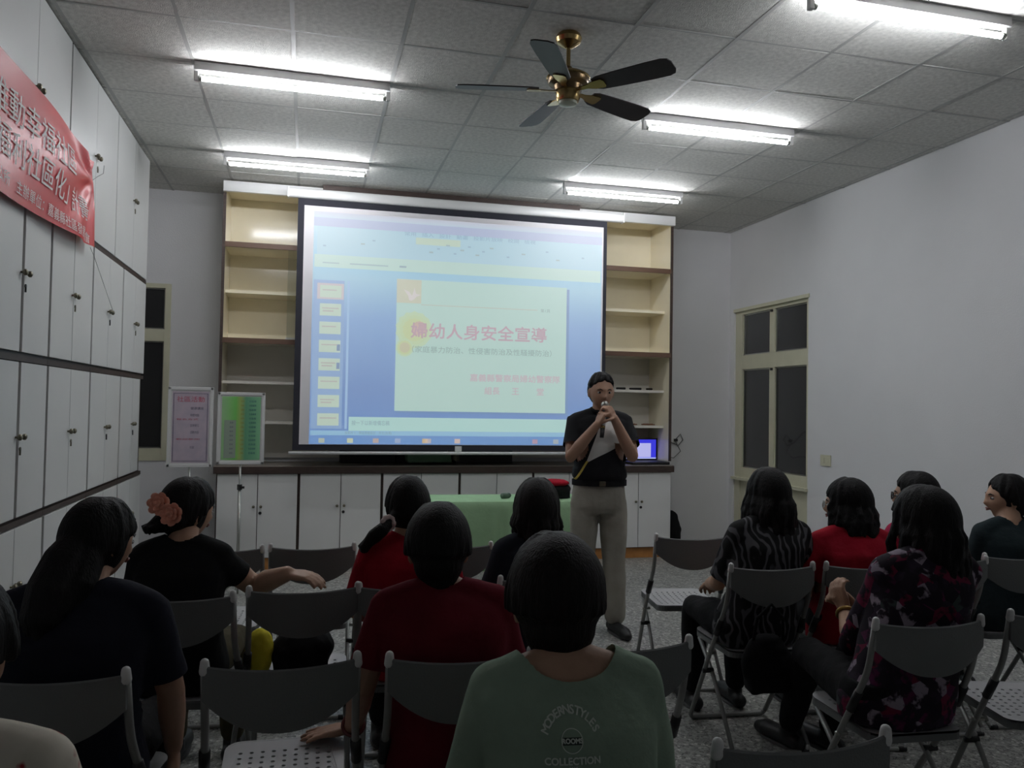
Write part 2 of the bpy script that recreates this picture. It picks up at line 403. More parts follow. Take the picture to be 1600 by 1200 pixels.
for rn, z0, z1, n, pitch, kz in rows:
    for u in range(n):
        ye = 6.86-u*pitch; ys_ = ye-pitch
        c = empty('wall_cabinet', (XF-.2, (ye+ys_)/2, z0), label='white cupboard, %s row of the left wall, %s' % (rn, where[u]), cat='cabinet', group='white cupboards along the left wall')
        off = Vector(c.location)
        def loc(p): return tuple(Vector(p)-off)
        # carcass with its dark edges, and the rail above it
        g = Geo(); g.box(loc((XL+.005, ys_+.001, z0-.017)), loc((XF-.022, ye-.001, z1+.017)))
        g.obj('carcass', DKWOOD, c)
        box('front_rail', loc((XF-.03, ys_+.001, z1+.003)), loc((XF-.004, ye-.001, z1+(.030 if rn != 'top' else .008))), DKWOOD, c)
        mid = (ye+ys_)/2; eg = .010 if rn == 'top' else .017; end = ye-eg
        if rn == 'third' and u == 0: end = 6.715
        gap = .017 if (rn in ('second', 'third') and u == 3) else .003
        if u == 2 and rn == 'second': gap = .005
        for s_, (ya, yb) in enumerate(((ys_+eg, mid-gap), (mid+gap, end))):
            d = Geo().box(loc((XF-.020, ya, z0)), loc((XF, yb, z1-.002))).obj('door', LAM, c, bevel=.002)
            if s_ == 0 or (rn == 'third' and u == 0): pass
            yk = (mid-.03) if s_ == 0 else (mid+.03)
            if rn == 'bottom' or s_ == 0 or u > 0:
                knob(d, loc((XF, yk, kz)), (1, 0, 0), s=.9)
            if s_ == 1: lock(d, loc((XF, mid+.03, kz-.055)), (1, 0, 0))
            if s_ == 1 and u == 0 and rn != 'bottom': knob(d, loc((XF, mid+.03, kz)), (1, 0, 0), s=.9)

# red banner tied across the cabinets
def f_banner(nt, co):
    n = nd(nt, 'ShaderNodeTexNoise', Scale=3.0); nt.links.new(co, n.inputs['Vector'])
    return ramp(nt, n.outputs[0], [(.3, srgb(196, 36, 42)), (.7, srgb(208, 44, 48))])
BAN = ramp_mat('red_banner_cloth', f_banner, .38); BAN.node_tree.nodes['Principled BSDF'].inputs['Specular IOR Level'].default_value = .45
INK = mat('pale_print', (.85, .80, .78, 1), .7)
bn = empty('banner', (XF+.03, 5.02, 2.30), label='red cloth banner with white writing tied across the left cupboards', cat='banner')
BY0, BY1 = 2.35, 5.02
def banner_x(y, z):
    # folds radiate from the tied upper corner
    dy, dz = (BY1-y), (2.68-z); r = math.hypot(dy, dz)+.02; a = math.atan2(dz, dy)
    return .018+.016*math.sin(a*9+.6)*min(1, r/.18)*max(0, 1-r/1.5)+.012*math.sin(y*4.3+z*3)
def banner_edge(y):
    t = (y-BY0)/(BY1-BY0); return 2.225+.078*t, 2.86-.056*t-.0*(t)
g = Geo(); NU, NV = 90, 26; vs = []
for i in range(NU+1):
    y = BY0+(BY1-BY0)*i/NU; zb, zt = banner_edge(y)
    if y > 4.7: zt -= (y-4.7)/.32*.02
    for j in range(NV+1):
        z = zb+(zt-zb)*j/NV; vs.append((banner_x(y, z)-.0, y-5.02, z-2.30))
g.add(vs, [(i*(NV+1)+j, (i+1)*(NV+1)+j, (i+1)*(NV+1)+j+1, i*(NV+1)+j+1) for i in range(NU) for j in range(NV)])
g.obj('banner_cloth', BAN, bn, smooth=True)
def banner_text(body, ya, yb, zm, size, bold=0):
    vs, fs = text_geo(body, size, 1)
    xs_ = [v[0] for v in vs]; k = (yb-ya)/(max(xs_)-min(xs_)); x0 = min(xs_)
    g = Geo()
    for dx in ((-bold, bold) if bold else (0,)):
        g.add([(banner_x(ya+(x-x0)*k+dx, zm+y)+.005+abs(dx)*.1, ya+(x-x0)*k+dx-5.02, zm+y-2.30) for x, y in vs], fs)
    link('lettering', g.mesh('lettering', INK), bn)
banner_text('推動幸福社區', 3.50, 4.56, 2.64, .150)
banner_text('福利社區化」', 3.55, 4.47, 2.475, .150)
banner_text('計畫', 4.55, 4.82, 2.460, .140)
banner_text('公所　主辦單位：嘉義縣社區發展協會', 3.55, 4.93, 2.33, .065)
# strings of the banner
def string(pts, label, r=.0016):
    o = Geo().tube(pts, r, 6).obj('string', mat('grey_string', (.25, .25, .24, 1), .8)); tag(o, label, 'string')
string([(XF+.036, 5.02, 2.69), (XF+.03, 5.15, 2.745), (XF+.028, 5.285, 2.80), (XF+.03, 5.29, 2.85)], 'short string tying the banner corner to a top cupboard knob')
string([(XF+.036, 5.01, 2.30), (XF+.034, 5.10, 2.27), (XF+.032, 5.4, 2.12), (XF+.03, 5.62, 2.01)], 'long string slanting from the lower banner corner to a second-row knob')

# ------------------------------------------------------------------ bookcase, counter and base cabinets on the back wall
BX0, BX1, BY = -.735, 3.455, 7.23
bc = empty('bookcase', (BX0, BY, .93), label='tall cream open bookcase with brown edges behind the projector screen', cat='bookcase')
def L(p): return tuple(Vector(p)-Vector((BX0, BY, .93)))
ZT = 3.325
box('back_panel', L((BX0, YB-.03, .93)), L((BX1, YB-.012, 1.965)), LOWW, bc)
box('back_panel', L((BX0, YB-.03, 1.966)), L((BX1, YB-.012, ZT)), CREAM, bc)
box('top_panel', L((BX0, BY+.03, ZT-.03)), L((BX1, YB-.03, ZT)), CREAM, bc)
ups = [BX0, 1.343, BX1]
for i, x in enumerate(ups):
    w = .02
    xa = x if i == 0 else (x-w if i == len(ups)-1 else x-w/2)
    p = box('upright', L((xa, BY+.04, .93)), L((xa+w, YB-.03, ZT-.03)), CREAM, bc)
    box('edge_strip', L((xa-.002, BY+.025, .93)), L((xa+w+.002, BY+.04, ZT-.09)), DKWOOD, p)
for i in range(2):
    xa, xb = ups[i]+.02, ups[i+1]-.02
    for z, deep in ((2.79, 1), (2.40, 0), (1.965, 1), (1.61, 0), (1.26, 0)):
        s_ = box('shelf', L((xa, BY+(.045 if deep else .16), z-.012)), L((xb, YB-.03, z+.012)), CREAM if z > 1.9 else LOWW, bc)
        if deep: box('edge_strip', L((xa, BY+.02, z-.022)), L((xb, BY+.045, z+.022)), mat('brown_shelf_edge', srgb(98, 72, 56), .5), s_)
box('header_board', L((BX0, BY-.02, 3.235)), L((BX1, BY+.02, ZT)), WHITE, bc, bevel=.002)
# sliding glass door, part of it shows between the left frame and the screen
for (xa, xb) in ((-.19, 1.30), ):
    gd = box('glass_door', L((xa, BY+.012, 1.99)), L((xb, BY+.017, 2.765)), PANE, bc)
g = Geo()
ct = box('countertop', (BX0-.02, BY-.02, .835), (BX1+.01, YB-.005, .893), [COUNTER], bevel=.004, label='long grey countertop with dark brown front edge under the screen', cat='countertop')
box('edge_strip', (BX0-.02, BY-.026, .828), (BX1+.012, BY-.019, .886), DKWOOD, ct)
box('plinth', (BX0+.02, BY+.04, 0), (BX1-.02, YB-.005, .10), KICK, label='orange-brown wooden plinth under the low white cabinets', cat='plinth')
names = ['behind the green poster stand', 'second from the left', 'third from the left, behind the woman in bright red', 'fourth from the left, behind the table', 'fifth from the left, behind the table and the man', 'at the right end beside the bare wall']
cx = [BX0, -.055, .66, 1.359, 2.055, 2.76, BX1]
for i in range(6):
    xa, xb = cx[i], cx[i+1]
    c = empty('low_cabinet', ((xa+xb)/2, BY, .10), label='low white cabinet under the counter, '+names[i], cat='cabinet', group='low white cabinets under the counter')
    o = Vector(c.location)
    def Q(p): return tuple(Vector(p)-o)
    box('carcass', Q((xa+.001, BY+.021, .101)), Q((xb-.001, YB-.01, .833)), DKWOOD, c)
    mid = (xa+xb)/2
    for s_ in (0, 1):
        da, db = ((xa+.012, mid-.003), (mid+.003, xb-.012))[s_]
        d = box('door', Q((da, BY, .108)), Q((db, BY+.02, .822)), LAM, c, bevel=.002)
        knob(d, Q((mid+(-.03, .03)[s_], BY, .545)), (0, -1, 0), s=.75)
        if s_:
            g = Geo(); p = Vector(Q((mid+.025, BY, .49))); g.tube([p, p+Vector((0, -.006, 0))], .013, 14); g.obj('lock', BLACK, d)

# things lying on the counter and on the right-hand shelves
box('equipment_box', (.30, 7.55, .893), (.80, 7.70, 1.10), BLACK, bevel=.006, label='long black box on the counter under the left half of the screen', cat='box')
box('equipment_box', (.82, 7.58, .893), (1.30, 7.72, 1.16), mat('charcoal', (.02, .02, .022, 1), .5), bevel=.006, label='tall black box on the counter behind the folded green cloth', cat='box')
box('equipment_box', (1.37, 7.5, .893), (1.92, 7.72, 1.12), BLACK, bevel=.006, label='wide black box on the counter right of the brown divider', cat='box')
g = Geo(); g.box((.90, 7.36, .902), (1.31, 7.56, .99)); g2 = remesh(g, .012, 6); wrinkle(g2, .012, 7); g2.materials.append(cloth('folded_green_cloth', srgb(120, 150, 125)))
link('folded_cloth', g2, label='folded grey-green cloth lying on the counter under the screen', cat='cloth')
box('paper_stack', (-.20, 7.36, 1.990), (-.06, 7.56, 2.012), WHITE, label='white papers on the left bookcase shelf beside the screen', cat='paper')
items = [(2.86, 1.622, 'short black marker', .05, BLACK), (2.98, 1.622, 'dark stapler', .09, BLACK), (3.12, 1.622, 'long black pen case', .12, BLACK), (3.30, 1.622, 'small dark box', .06, BROWNC)]
for x, z, nm, ln, M in items:
    g = Geo(); z += .004; g.tube([(x, 7.5, z+.010), (x+ln, 7.52, z+.010)], [.010, .012], 10, 0, True)
    g.box((x+.01, 7.498, z), (x+ln-.01, 7.522, z+.006))
    g.obj('stationery', M, smooth=False, label=nm+' on the upper thin shelf right of the screen', cat='stationery')
for x, nm, ln in ((3.02, 'brown wooden stick', .16), (3.24, 'reddish brown ruler', .13)):
    g = Geo(); g.box((x, 7.45, 1.275), (x+ln, 7.49, 1.286)); g.box((x+.01, 7.455, 1.286), (x+ln-.02, 7.475, 1.29))
    g.obj('stationery', mat('brown_stick', srgb(120, 80, 55), .6), label=nm+' on the lower thin shelf right of the screen', cat='stationery', bevel=.002)
# laptop
lp = empty('laptop', (3.25, 7.40, .893), .06, label='open black laptop with a blue and white picture on the counter', cat='laptop')
box('keyboard_base', (-.20, -.13, .002), (.20, .12, .026), BLACK, lp, bevel=.004)
box('keyboard', (-.17, -.07, .026), (.17, .08, .029), mat('key_black', (.03, .03, .03, 1), .5), lp)
lid = Geo(); lid.box((-.19, .11, .026), (.19, .122, .25)); lid = lid.obj('lid', BLACK, lp, bevel=.003)
def em(name, col, s): return mat(name, (col[0]*.05, col[1]*.05, col[2]*.05, 1), .5, emit=col, estr=s)
box('display', (-.172, .1085, .045), (.172, .110, .236), em('laptop_blue', srgb(60, 60, 225), .9), lid)
box('display_window', (-.12, .1070, .06), (.115, .1083, .20), em('laptop_page', srgb(185, 185, 240), .9), lid)
box('display_bar', (-.172, .1070, .045), (.172, .1083, .056), em('laptop_bar', srgb(190, 200, 255), .9), lid)
# wall switch, cable, bag on the floor by the bookcase
sw = empty('light_switch', (XR, 6.115, 1.015), label='cream light switch plate on the right wall beside the window', cat='switch')
box('switch_plate', (-.010, -.07, -.048), (-.0005, .07, .048), FRAME, sw, bevel=.002)
for k in (-1, 1): box('rocker', (-.014, k*.03-.02, -.022), (-.009, k*.03+.02, .022), FRAME, sw, bevel=.001)
ol = empty('wall_outlet', (3.76, YB, 1.115), label='small socket with black plug on the back wall beside the bookcase', cat='outlet')
box('outlet_plate', (-.045, -.008, -.028), (.045, -.0005, .028), WHITE, ol, bevel=.002); box('plug', (-.03, -.035, -.014), (.005, -.008, .014), BLACK, ol, bevel=.003)
pts = [(3.47, 7.60, 1.27), (3.52, 7.70, 1.26), (3.60, 7.755, 1.20), (3.70, 7.765, 1.09), (3.78, 7.765, 1.06), (3.83, 7.76, 1.12), (3.80, 7.76, 1.18), (3.75, 7.755, 1.13), (3.72, 7.74, 1.115)]
o = Geo().tube(pts, .004, 8).obj('cable', BLACK, smooth=True, label='thin black cable looping from the bookcase side to the wall socket', cat='cable')
o = Geo().tube([(3.74, 7.745, 1.10), (3.80, 7.75, 1.0), (3.72, 7.75, .93), (3.60, 7.75, .95), (3.47, 7.70, .90)], .0035, 8).obj('cable', BLACK, smooth=True, label='black cable sagging from the wall socket back to the counter end', cat='cable')
g = Geo(); g.tube([(3.62, 7.58, .03), (3.62, 7.58, .15), (3.63, 7.6, .27)], [.10, .11, .07], 14, 0, True); me = remesh(g, .012, 4); wrinkle(me, .01, 8)
me.materials.append(BLKC)
zb = min(v.co.z for v in me.vertices)
b_ = link('bag', me, label='black bag standing on the floor at the right end of the low cabinets', cat='bag', loc=(0, 0, -zb))

# ------------------------------------------------------------------ projector screen
PSY = 7.10
ps = empty('projector_screen', (1.3, PSY, 1.0), label='pull-down projector screen with black border showing a blue slide window', cat='screen')
def P(p): return tuple(Vector(p)-Vector((1.3, PSY, 1.0)))
g = Geo(); pr = []
for k in range(16):
    a = 2*PI*k/16; ca, sa = math.cos(a), math.sin(a)
    pr.append((PSY+.035*math.copysign(abs(ca)**.6, ca), 3.235+.042*math.copysign(abs(sa)**.6, sa)))
g.rings([[P((x, y, z)) for y, z in pr] for x in (-.19, 2.85)])
sharp(g.obj('screen_housing', WHITE, ps))
for x in (-.205, 2.85): box('housing_cap', P((x, PSY-.04, 3.19)), P((x+.015, PSY+.04, 3.28)), WHITE, ps, bevel=.004)
for x in (-.15, 2.80): box('mounting_bracket', P((x-.01, PSY+.02, 3.22)), P((x+.01, BY-.021, 3.26)), CHROME, ps)
box('mounting_batten', P((.09, PSY+.05, 3.283)), P((2.445, BY-.021, 3.338)), DKWOOD, ps)
box('screen_fabric', P((-.115, PSY-.003, 1.035)), P((2.70, PSY+.0, 3.20)), BORDER, ps)
SW = mat('screen_white', (.78, .76, .78, 1), .9)
box('viewing_area', P((-.062, PSY-.005, 1.085)), P((2.665, PSY-.0035, 3.135)), SW, ps)
g = Geo(); g.tube([P((-.145, PSY, 1.012)), P((2.73, PSY, 1.012))], .014, 12); g.obj('bottom_bar', WHITE, ps, smooth=True)
box('pull_tab', P((1.285, PSY-.012, 1.025)), P((1.345, PSY-.004, 1.075)), WHITE, ps)
# the projected picture: flat light on the screen
def glow(name, col, s=1.0):
    return mat('picture_'+name, (.35, .35, .35, 1), .9, emit=srgb(*col), estr=SCREEN*s)
def glow_grad(name, stops):
    M = bpy.data.materials.new(name); M.use_nodes = True; nt = M.node_tree; b = nt.nodes['Principled BSDF']
    b.inputs['Base Color'].default_value = (.35, .35, .35, 1); b.inputs['Roughness'].default_value = .9
    tc = nt.nodes.new('ShaderNodeTexCoord'); sp = nt.nodes.new('ShaderNodeSeparateXYZ'); nt.links.new(tc.outputs['Object'], sp.inputs[0])
    mr = nt.nodes.new('ShaderNodeMapRange'); mr.inputs[1].default_value = .05; mr.inputs[2].default_value = 2.1
    nt.links.new(sp.outputs[2], mr.inputs[0])
    nt.links.new(ramp(nt, mr.outputs[0], stops), b.inputs['Emission Color']); b.inputs['Emission Strength'].default_value = SCREEN
    return M
BG = glow_grad('picture_window_blue', [(0, srgb(95, 150, 222)), (.25, srgb(105, 150, 215)), (.55, srgb(130, 178, 232)), (.72, srgb(165, 215, 240)), (.8, srgb(150, 215, 242)), (.95, srgb(190, 228, 245)), (1, srgb(205, 205, 225))])
lay = [0]
def pic(name, x0, z0, x1, z1, M, poly=None, dy=None):
    lay[0] += 1; y = PSY-.0060-(dy if dy is not None else 0)
    box(name, P((x0, y-.0004, z0)), P((x1, y, z1)), M, pim)
pim = Geo().box(P((.02, PSY-.0062, 1.088)), P((2.65, PSY-.0055, 3.09))).obj('projected_picture', BG, ps)
pic('picture_panel', .02, 2.965, 2.65, 3.04, glow('titlebar', (178, 192, 228)), dy=.0006)
pic('picture_panel', .05, 2.72, 2.64, 2.965, glow('ribbon', (180, 222, 238)), dy=.0007)
pic('picture_panel', .90, 2.86, 1.30, 2.92, glow('ribbon_tab', (205, 228, 205)), dy=.0009)
pic('picture_panel', .03, 2.61, 2.64, 2.72, glow('toolbar', (198, 232, 222)), dy=.0007)
pic('picture_panel', .03, 1.22, .29, 2.50, glow('sidebar', (140, 180, 228)), dy=.0007)
pic('picture_panel', .315, 1.22, .335, 2.50, glow('divider', (165, 205, 245)), dy=.0007)
pic('picture_panel', .35, 1.205, 2.63, 1.325, glow('notes', (190, 236, 230)), dy=.0007)
pic('picture_panel', .03, 1.165, 2.64, 1.205, glow('statusbar', (150, 205, 240)), dy=.0007)
pic('picture_panel', .03, 1.09, 2.64, 1.165, glow('taskbar', (95, 155, 225)), dy=.0007)
THUMB = glow('thumb', (205, 228, 208)); THL = glow('thumb_line', (195, 190, 185)); THS = glow('thumb_edge', (110, 145, 190))
for k in range(8):
    zt = 2.455-k*.1575
    if k == 0: pic('thumbnail_frame', .06, zt-.12, .285, zt+.018, glow('thumb_sel', (212, 200, 205)), dy=.0009)
    zb_ = max(zt-.105, 1.222)
    pic('thumbnail', .085, zb_, .265, zt, THUMB, dy=.0011)
    if zt-.04 > 1.23: pic('thumbnail_text', .105, zt-.045, .225+.02*(k % 2), zt-.035, THL, dy=.0013)
    if zt-.06 > 1.23 and k in (1, 4, 6): pic('thumbnail_text', .11, zt-.07, .20, zt-.058, THL, dy=.0013)
    if k in (3, 4, 7) and zt > 1.4: pic('thumbnail_image', .235, zt-.09, .262, zt-.035, THS, dy=.0013)
pic('slide_shadow', .75, 1.365, 2.335, 2.53, glow('shadow', (105, 150, 205)), dy=.0008)
pic('slide', .74, 1.382, 2.31, 2.545, glow('slide', (195, 232, 222)), dy=.0012)
pic('slide_badge', .74, 2.335, .957, 2.542, glow('badge', (214, 216, 190)), dy=.0016)
pic('slide_rule', .957, 2.322, 2.03, 2.327, glow('rule', (205, 200, 180)), dy=.0016)
# soft yellow flower spots and the white bird of the slide
def disc(name, x, z, r, M, dy, sx=1):
    g = Geo(); n = 28
    g.add([P((x+r*sx*math.cos(2*PI*k/n)*(1+.05*math.sin(k*3)), PSY-.006-dy, z+r*math.sin(2*PI*k/n)*(1+.05*math.sin(k*3)))) for k in range(n)], [tuple(range(n))])
    link(name, g.mesh(name, M), pim)
for r, c, d in ((.16, (205, 232, 190), .0017), (.13, (206, 230, 180), .0018), (.10, (210, 226, 165), .0019)): disc('yellow_spot', .90, 2.10, r, glow('spot%d' % (r*100), c), d)
disc('pink_spot', .945, 2.115, .062, glow('pinkspot', (218, 190, 175)), .0021)
for r, c, d in ((.078, (205, 232, 190), .0022), (.062, (210, 226, 165), .0023), (.045, (210, 208, 170), .0024)): disc('yellow_spot', .82, 1.94, r, glow('spotb%d' % (r*1000), c), d)
g = Geo(); bird = [(.80, 2.455), (.85, 2.435), (.875, 2.40), (.89, 2.45), (.895, 2.475), (.91, 2.42), (.955, 2.41), (.915, 2.395), (.895, 2.37), (.87, 2.355), (.85, 2.36), (.84, 2.40)]
g.add([P((x, PSY-.0084, z)) for x, z in bird], [tuple(range(len(bird)))[::-1]]); link('white_bird', g.mesh('white_bird', glow('bird', (232, 225, 222))), pim)
TXR = glow('red_text', (198, 172, 184)); TXG = glow('green_text', (135, 170, 165)); TXP = glow('pink_text', (212, 190, 200)); TXD = glow('grey_text', (120, 160, 175))
def ptext(body, x0, x1, z, size, M, bold=0, dy=.003, name='slide_text'):
    return text_on(name, body, size, M, P((x0, PSY-.006-dy, z)), (1, 0, 0), (0, 0, 1), pim, width=x1-x0, bold=bold)
ptext('婦幼人身安全宣導', .872, 2.12, 2.085, .145, TXR, .0025)
ptext('（家庭暴力防治、性侵害防治及性騷擾防治）', .885, 2.17, 1.925, .062, TXG)
ptext('嘉義縣警察局婦幼警察隊', 1.41, 2.255, 1.685, .072, TXP, .0012)
ptext('組長', 1.545, 1.685, 1.570, .072, TXP, .0012); ptext('王', 1.80, 1.865, 1.570, .072, TXP, .0012); ptext('堂', 2.035, 2.10, 1.570, .072, TXP, .0012)
ptext('第1頁', 2.06, 2.15, 2.32, .035, TXG)
ptext('按一下以新增備忘稿', .375, .70, 1.27, .045, TXD)
ptext('投影片 1    預設簡報設計    中文(台灣)', .32, .72, 1.185, .028, TXD)
ptext('常用   插入   設計   動畫   投影片放映   校閱   檢視', .80, 2.0, 2.945, .04, glow('tab_text', (130, 175, 205)))
for k, x in enumerate([.10, .42, .52, 1.02, 1.09, 1.17, 1.24, 1.30, 1.37, 1.44, 1.50, 1.57, 1.73, 1.87, 2.1, 2.2, 2.45]):
    pic('ribbon_icon', x, 2.79+(k % 3)*.035, x+.025+.01*(k % 2), 2.803+(k % 3)*.035, glow('icon%d' % (k % 2), ((140, 185, 210), (160, 190, 195))[k % 2]), dy=.0011)
pic('toolbar_text', .10, 2.645, .24, 2.655, glow('tool_t', (160, 195, 200)), dy=.0011)
pic('toolbar_text', .33, 2.645, .66, 2.657, glow('tool_t', (160, 195, 200)), dy=.0011)
pic('toolbar_text', .76, 2.645, .82, 2.66, glow('tool_t2', (140, 175, 190)), dy=.0011)
for k, (x, c) in enumerate([(.10, (190, 205, 190)), (.34, (215, 225, 190)), (.56, (205, 180, 175)), (.75, (170, 190, 230)), (.99, (225, 195, 150)), (1.02, (200, 190, 200)), (1.28, (235, 205, 195)), (2.0, (190, 150, 180)), (2.2, (180, 190, 200)), (2.45, (200, 210, 230))]):
    pic('taskbar_icon', x, 1.10, x+.05, 1.14, glow('task%d' % k, c), dy=.0011)

# ------------------------------------------------------------------ poster stands
def f_pink(nt, co):
    n = nd(nt, 'ShaderNodeTexNoise', Scale=14.0); nt.links.new(co, n.inputs['Vector'])
    return ramp(nt, n.outputs[0], [(.35, srgb(186, 176, 190)), (.65, srgb(198, 184, 196))])
def f_green(nt, co):
    sp = nt.nodes.new('ShaderNodeSeparateXYZ'); nt.links.new(co, sp.inputs[0])
    mr = nt.nodes.new('ShaderNodeMapRange'); mr.inputs[1].default_value = -.13; mr.inputs[2].default_value = .13; nt.links.new(sp.outputs[0], mr.inputs[0])
    return ramp(nt, mr.outputs[0], [(0, srgb(160, 205, 150)), (.35, srgb(125, 205, 105)), (.48, srgb(168, 188, 110)), (.62, srgb(105, 165, 130)), (1, srgb(135, 195, 150))])
def stand(x, y, z0, z1, w, label, mt, kind):
    r = empty('poster_stand', (x, y, 0), .0, label=label, cat='sign stand')
    zc = (z0+z1)/2; h = (z1-z0)/2
    g = Geo(); t = .022
    g.box((-w, -.012, z0), (w, .012, z0+t)); g.box((-w, -.012, z1-t), (w, .012, z1)); g.box((-w, -.012, z0), (-w+t, .012, z1)); g.box((w-t, -.012, z0), (w, .012, z1))
    g.obj('frame', WHITE, r, bevel=.004)
    o = Geo().box((-w+t, -.003, z0+t-zc), (w-t, .006, z1-t-zc)).obj('backing_board', WHITE, r, loc=(0, 0, zc))
    o = Geo().box((-w+.030, -.005, z0+.032-zc), (w-.030, -.0035, z1-.032-zc)).obj('poster', mt, r, loc=(0, 0, zc))
    dk = mat('poster_ink', (.12, .12, .18, 1), .8); rd = mat('poster_red', srgb(200, 90, 110), .8); gr = mat('poster_grey', srgb(150, 165, 150), .8)
    u, v = Vector((1, 0, 0)), Vector((0, 0, 1))
    if kind == 0:
        for a, b in (((-.118, z0+.042-zc), (.118, z0+.045-zc)), ((-.118, z1-.049-zc), (.118, z1-.046-zc)), ((-.118, z0+.042-zc), (-.114, z1-.046-zc)), ((.114, z0+.042-zc), (.118, z1-.046-zc))):
            Geo().box((a[0], -.0062, a[1]), (b[0], -.0052, b[1])).obj('poster_rule', dk, o)
        for k, (tx, zz, s_, M, ww) in enumerate((('社區活動', .20, .045, rd, .19), ('健康講座', .135, .022, dk, .09), ('時間地點', .085, .022, dk, .06), ('報名方式', .055, .014, rd, .15), ('主辦單位', .01, .022, dk, .06), ('活動內容', -.04, .022, dk, .06), ('歡迎參加', -.09, .014, rd, .16), ('社區', -.15, .02, dk, .03))):
            text_on('poster_text', tx, s_, M, (-.095 if k in (0, 3, 6) else 0.0, -.0062, zz), u, v, o, width=ww)
    else:
        Geo().box((-.118, -.0062, -.22), (-.035, -.0052, .06)).obj('poster_block', gr, o)
        for k in range(13):
            zz = .20-k*.032
            text_on('poster_text', '社區服務'[:3+k % 2], .016, mat('poster_blue', srgb(40, 80, 110), .8), (.055, -.0062, zz), u, v, o, width=.05)
            if k > 4: text_on('poster_text', '健康', .014, dk, (-.08, -.0064, zz), u, v, o, width=.025)
            text_on('poster_text', '活動', .014, mat('poster_olive', srgb(150, 140, 60), .8), (-.005, -.0062, zz), u, v, o, width=.025)
    g = Geo(); g.tube([(0, .016, .35), (0, .016, z0+.12)], .008, 10); g.obj('upper_pole', CHROME, r, smooth=True)
    g = Geo(); g.tube([(0, .016, .02), (0, .016, .80)], .012, 12); g.obj('lower_pole', CHROME, r, smooth=True)
    g = Geo(); g.tube([(0, .016, .785), (0, .016, .825)], .018, 12); g.box((0, .002, .795), (.035, .010, .812)); g.obj('clamp', BLACK, r)
    for k in range(3):
        a = 2*PI*k/3+.5
        Geo().tube([(0, .016, .12), (.12*math.cos(a), .016+.12*math.sin(a), .03), (.17*math.cos(a), .016+.17*math.sin(a), .008)], .009, 8).obj('foot', CHROME, r, smooth=True)
stand(-.826, 6.30, .955, 1.540, .156, 'poster stand with a pale pink sheet near the left window', ramp_mat('pink_poster', f_pink), 0)
stand(-.472, 6.29, .975, 1.508, .167, 'poster stand with a green striped sheet in front of the bookcase', ramp_mat('green_poster', f_green), 1)

# ------------------------------------------------------------------ table with green cloth
TX0, TX1, TY0, TY1, TZ = .93, 2.16, 5.90, 6.40, .72
tb = empty('folding_table', ((TX0+TX1)/2, (TY0+TY1)/2, 0), -.06, label='long folding table hidden under the green cloth', cat='table')
hw, hd = (TX1-TX0)/2, (TY1-TY0)/2
box('tabletop', (-hw+.01, -hd+.01, TZ-.035), (hw-.01, hd-.01, TZ-.006), WHITE, tb, bevel=.004)
for sx in (-1, 1):
    for sy in (-1, 1): Geo().tube([(sx*(hw-.08), sy*(hd-.07), TZ-.035), (sx*(hw-.06), sy*(hd-.06), 0.0)], .013, 10).obj('leg', CHROME, tb, smooth=True)
g = Geo(); n = 96; per = []
def rrect(w, d, r, n):
    out = []
    tot = n
    for k in range(n):
        a = 2*PI*k/n; ca, sa = math.cos(a), math.sin(a)
        s_ = max(abs(ca)/w, abs(sa)/d); out.append((ca/s_, sa/s_))
    return out
base = rrect(hw+.004, hd+.004, .02, n)
rings = [[(x*.02, y*.02, TZ+.001) for x, y in base], [(x*.97, y*.97, TZ+.001) for x, y in base], [(x, y, TZ-.001) for x, y in base]]
for k, z in enumerate((.66, .58, .48, .38, .28, .20)):
    f_ = (k+1)/6
    rings.append([(x*(1+.02*f_)+.016*f_*math.sin(i*1.3+.7*math.sin(i*.4))*(1 if abs(x) > hw*.98 else .1), y*(1+.03*f_)+.020*f_*math.sin(i*1.15)*(1 if abs(y) > hd*.98 else .1), z) for i, (x, y) in enumerate(base)])
g.rings(rings, cap=False); g.f.append(tuple(range(n))); g.mi.append(0)
g.obj('tablecloth', GREENC, smooth=True, loc=tb.location, rz=-.06, label='plain green cloth draped over the table in front of the counter', cat='tablecloth')
o = empty('marker_roll', (1.51, 6.10, TZ+.024), .5, label='small grey-green roll lying on the green tablecloth', cat='roll')
Geo().tube([(-.035, 0, 0), (.035, 0, 0)], .021, 16).obj('roll_body', mat('greygreen', srgb(90, 110, 95), .5), o, smooth=True)
Geo().tube([(.035, 0, 0), (.045, 0, 0)], .016, 16).obj('roll_end', BLACK, o, smooth=True)
g = Geo(); g.ell((0, 0, .065), (.15, .10, .065)); g.box((-.12, -.07, 0), (.12, .07, .06)); me = remesh(g, .010, 5); wrinkle(me, .008, 10); me.materials.append(BLKC)
bg = link('handbag', me, loc=(1.90, 6.10, TZ+.005), label='black bag with a red flap lying on the right end of the green table', cat='bag')
g = Geo(); g.ell((0, -.01, .118), (.13, .10, .030)); me = remesh(g, .008, 3); wrinkle(me, .004, 14); me.materials.append(REDC); link('flap', me, bg)

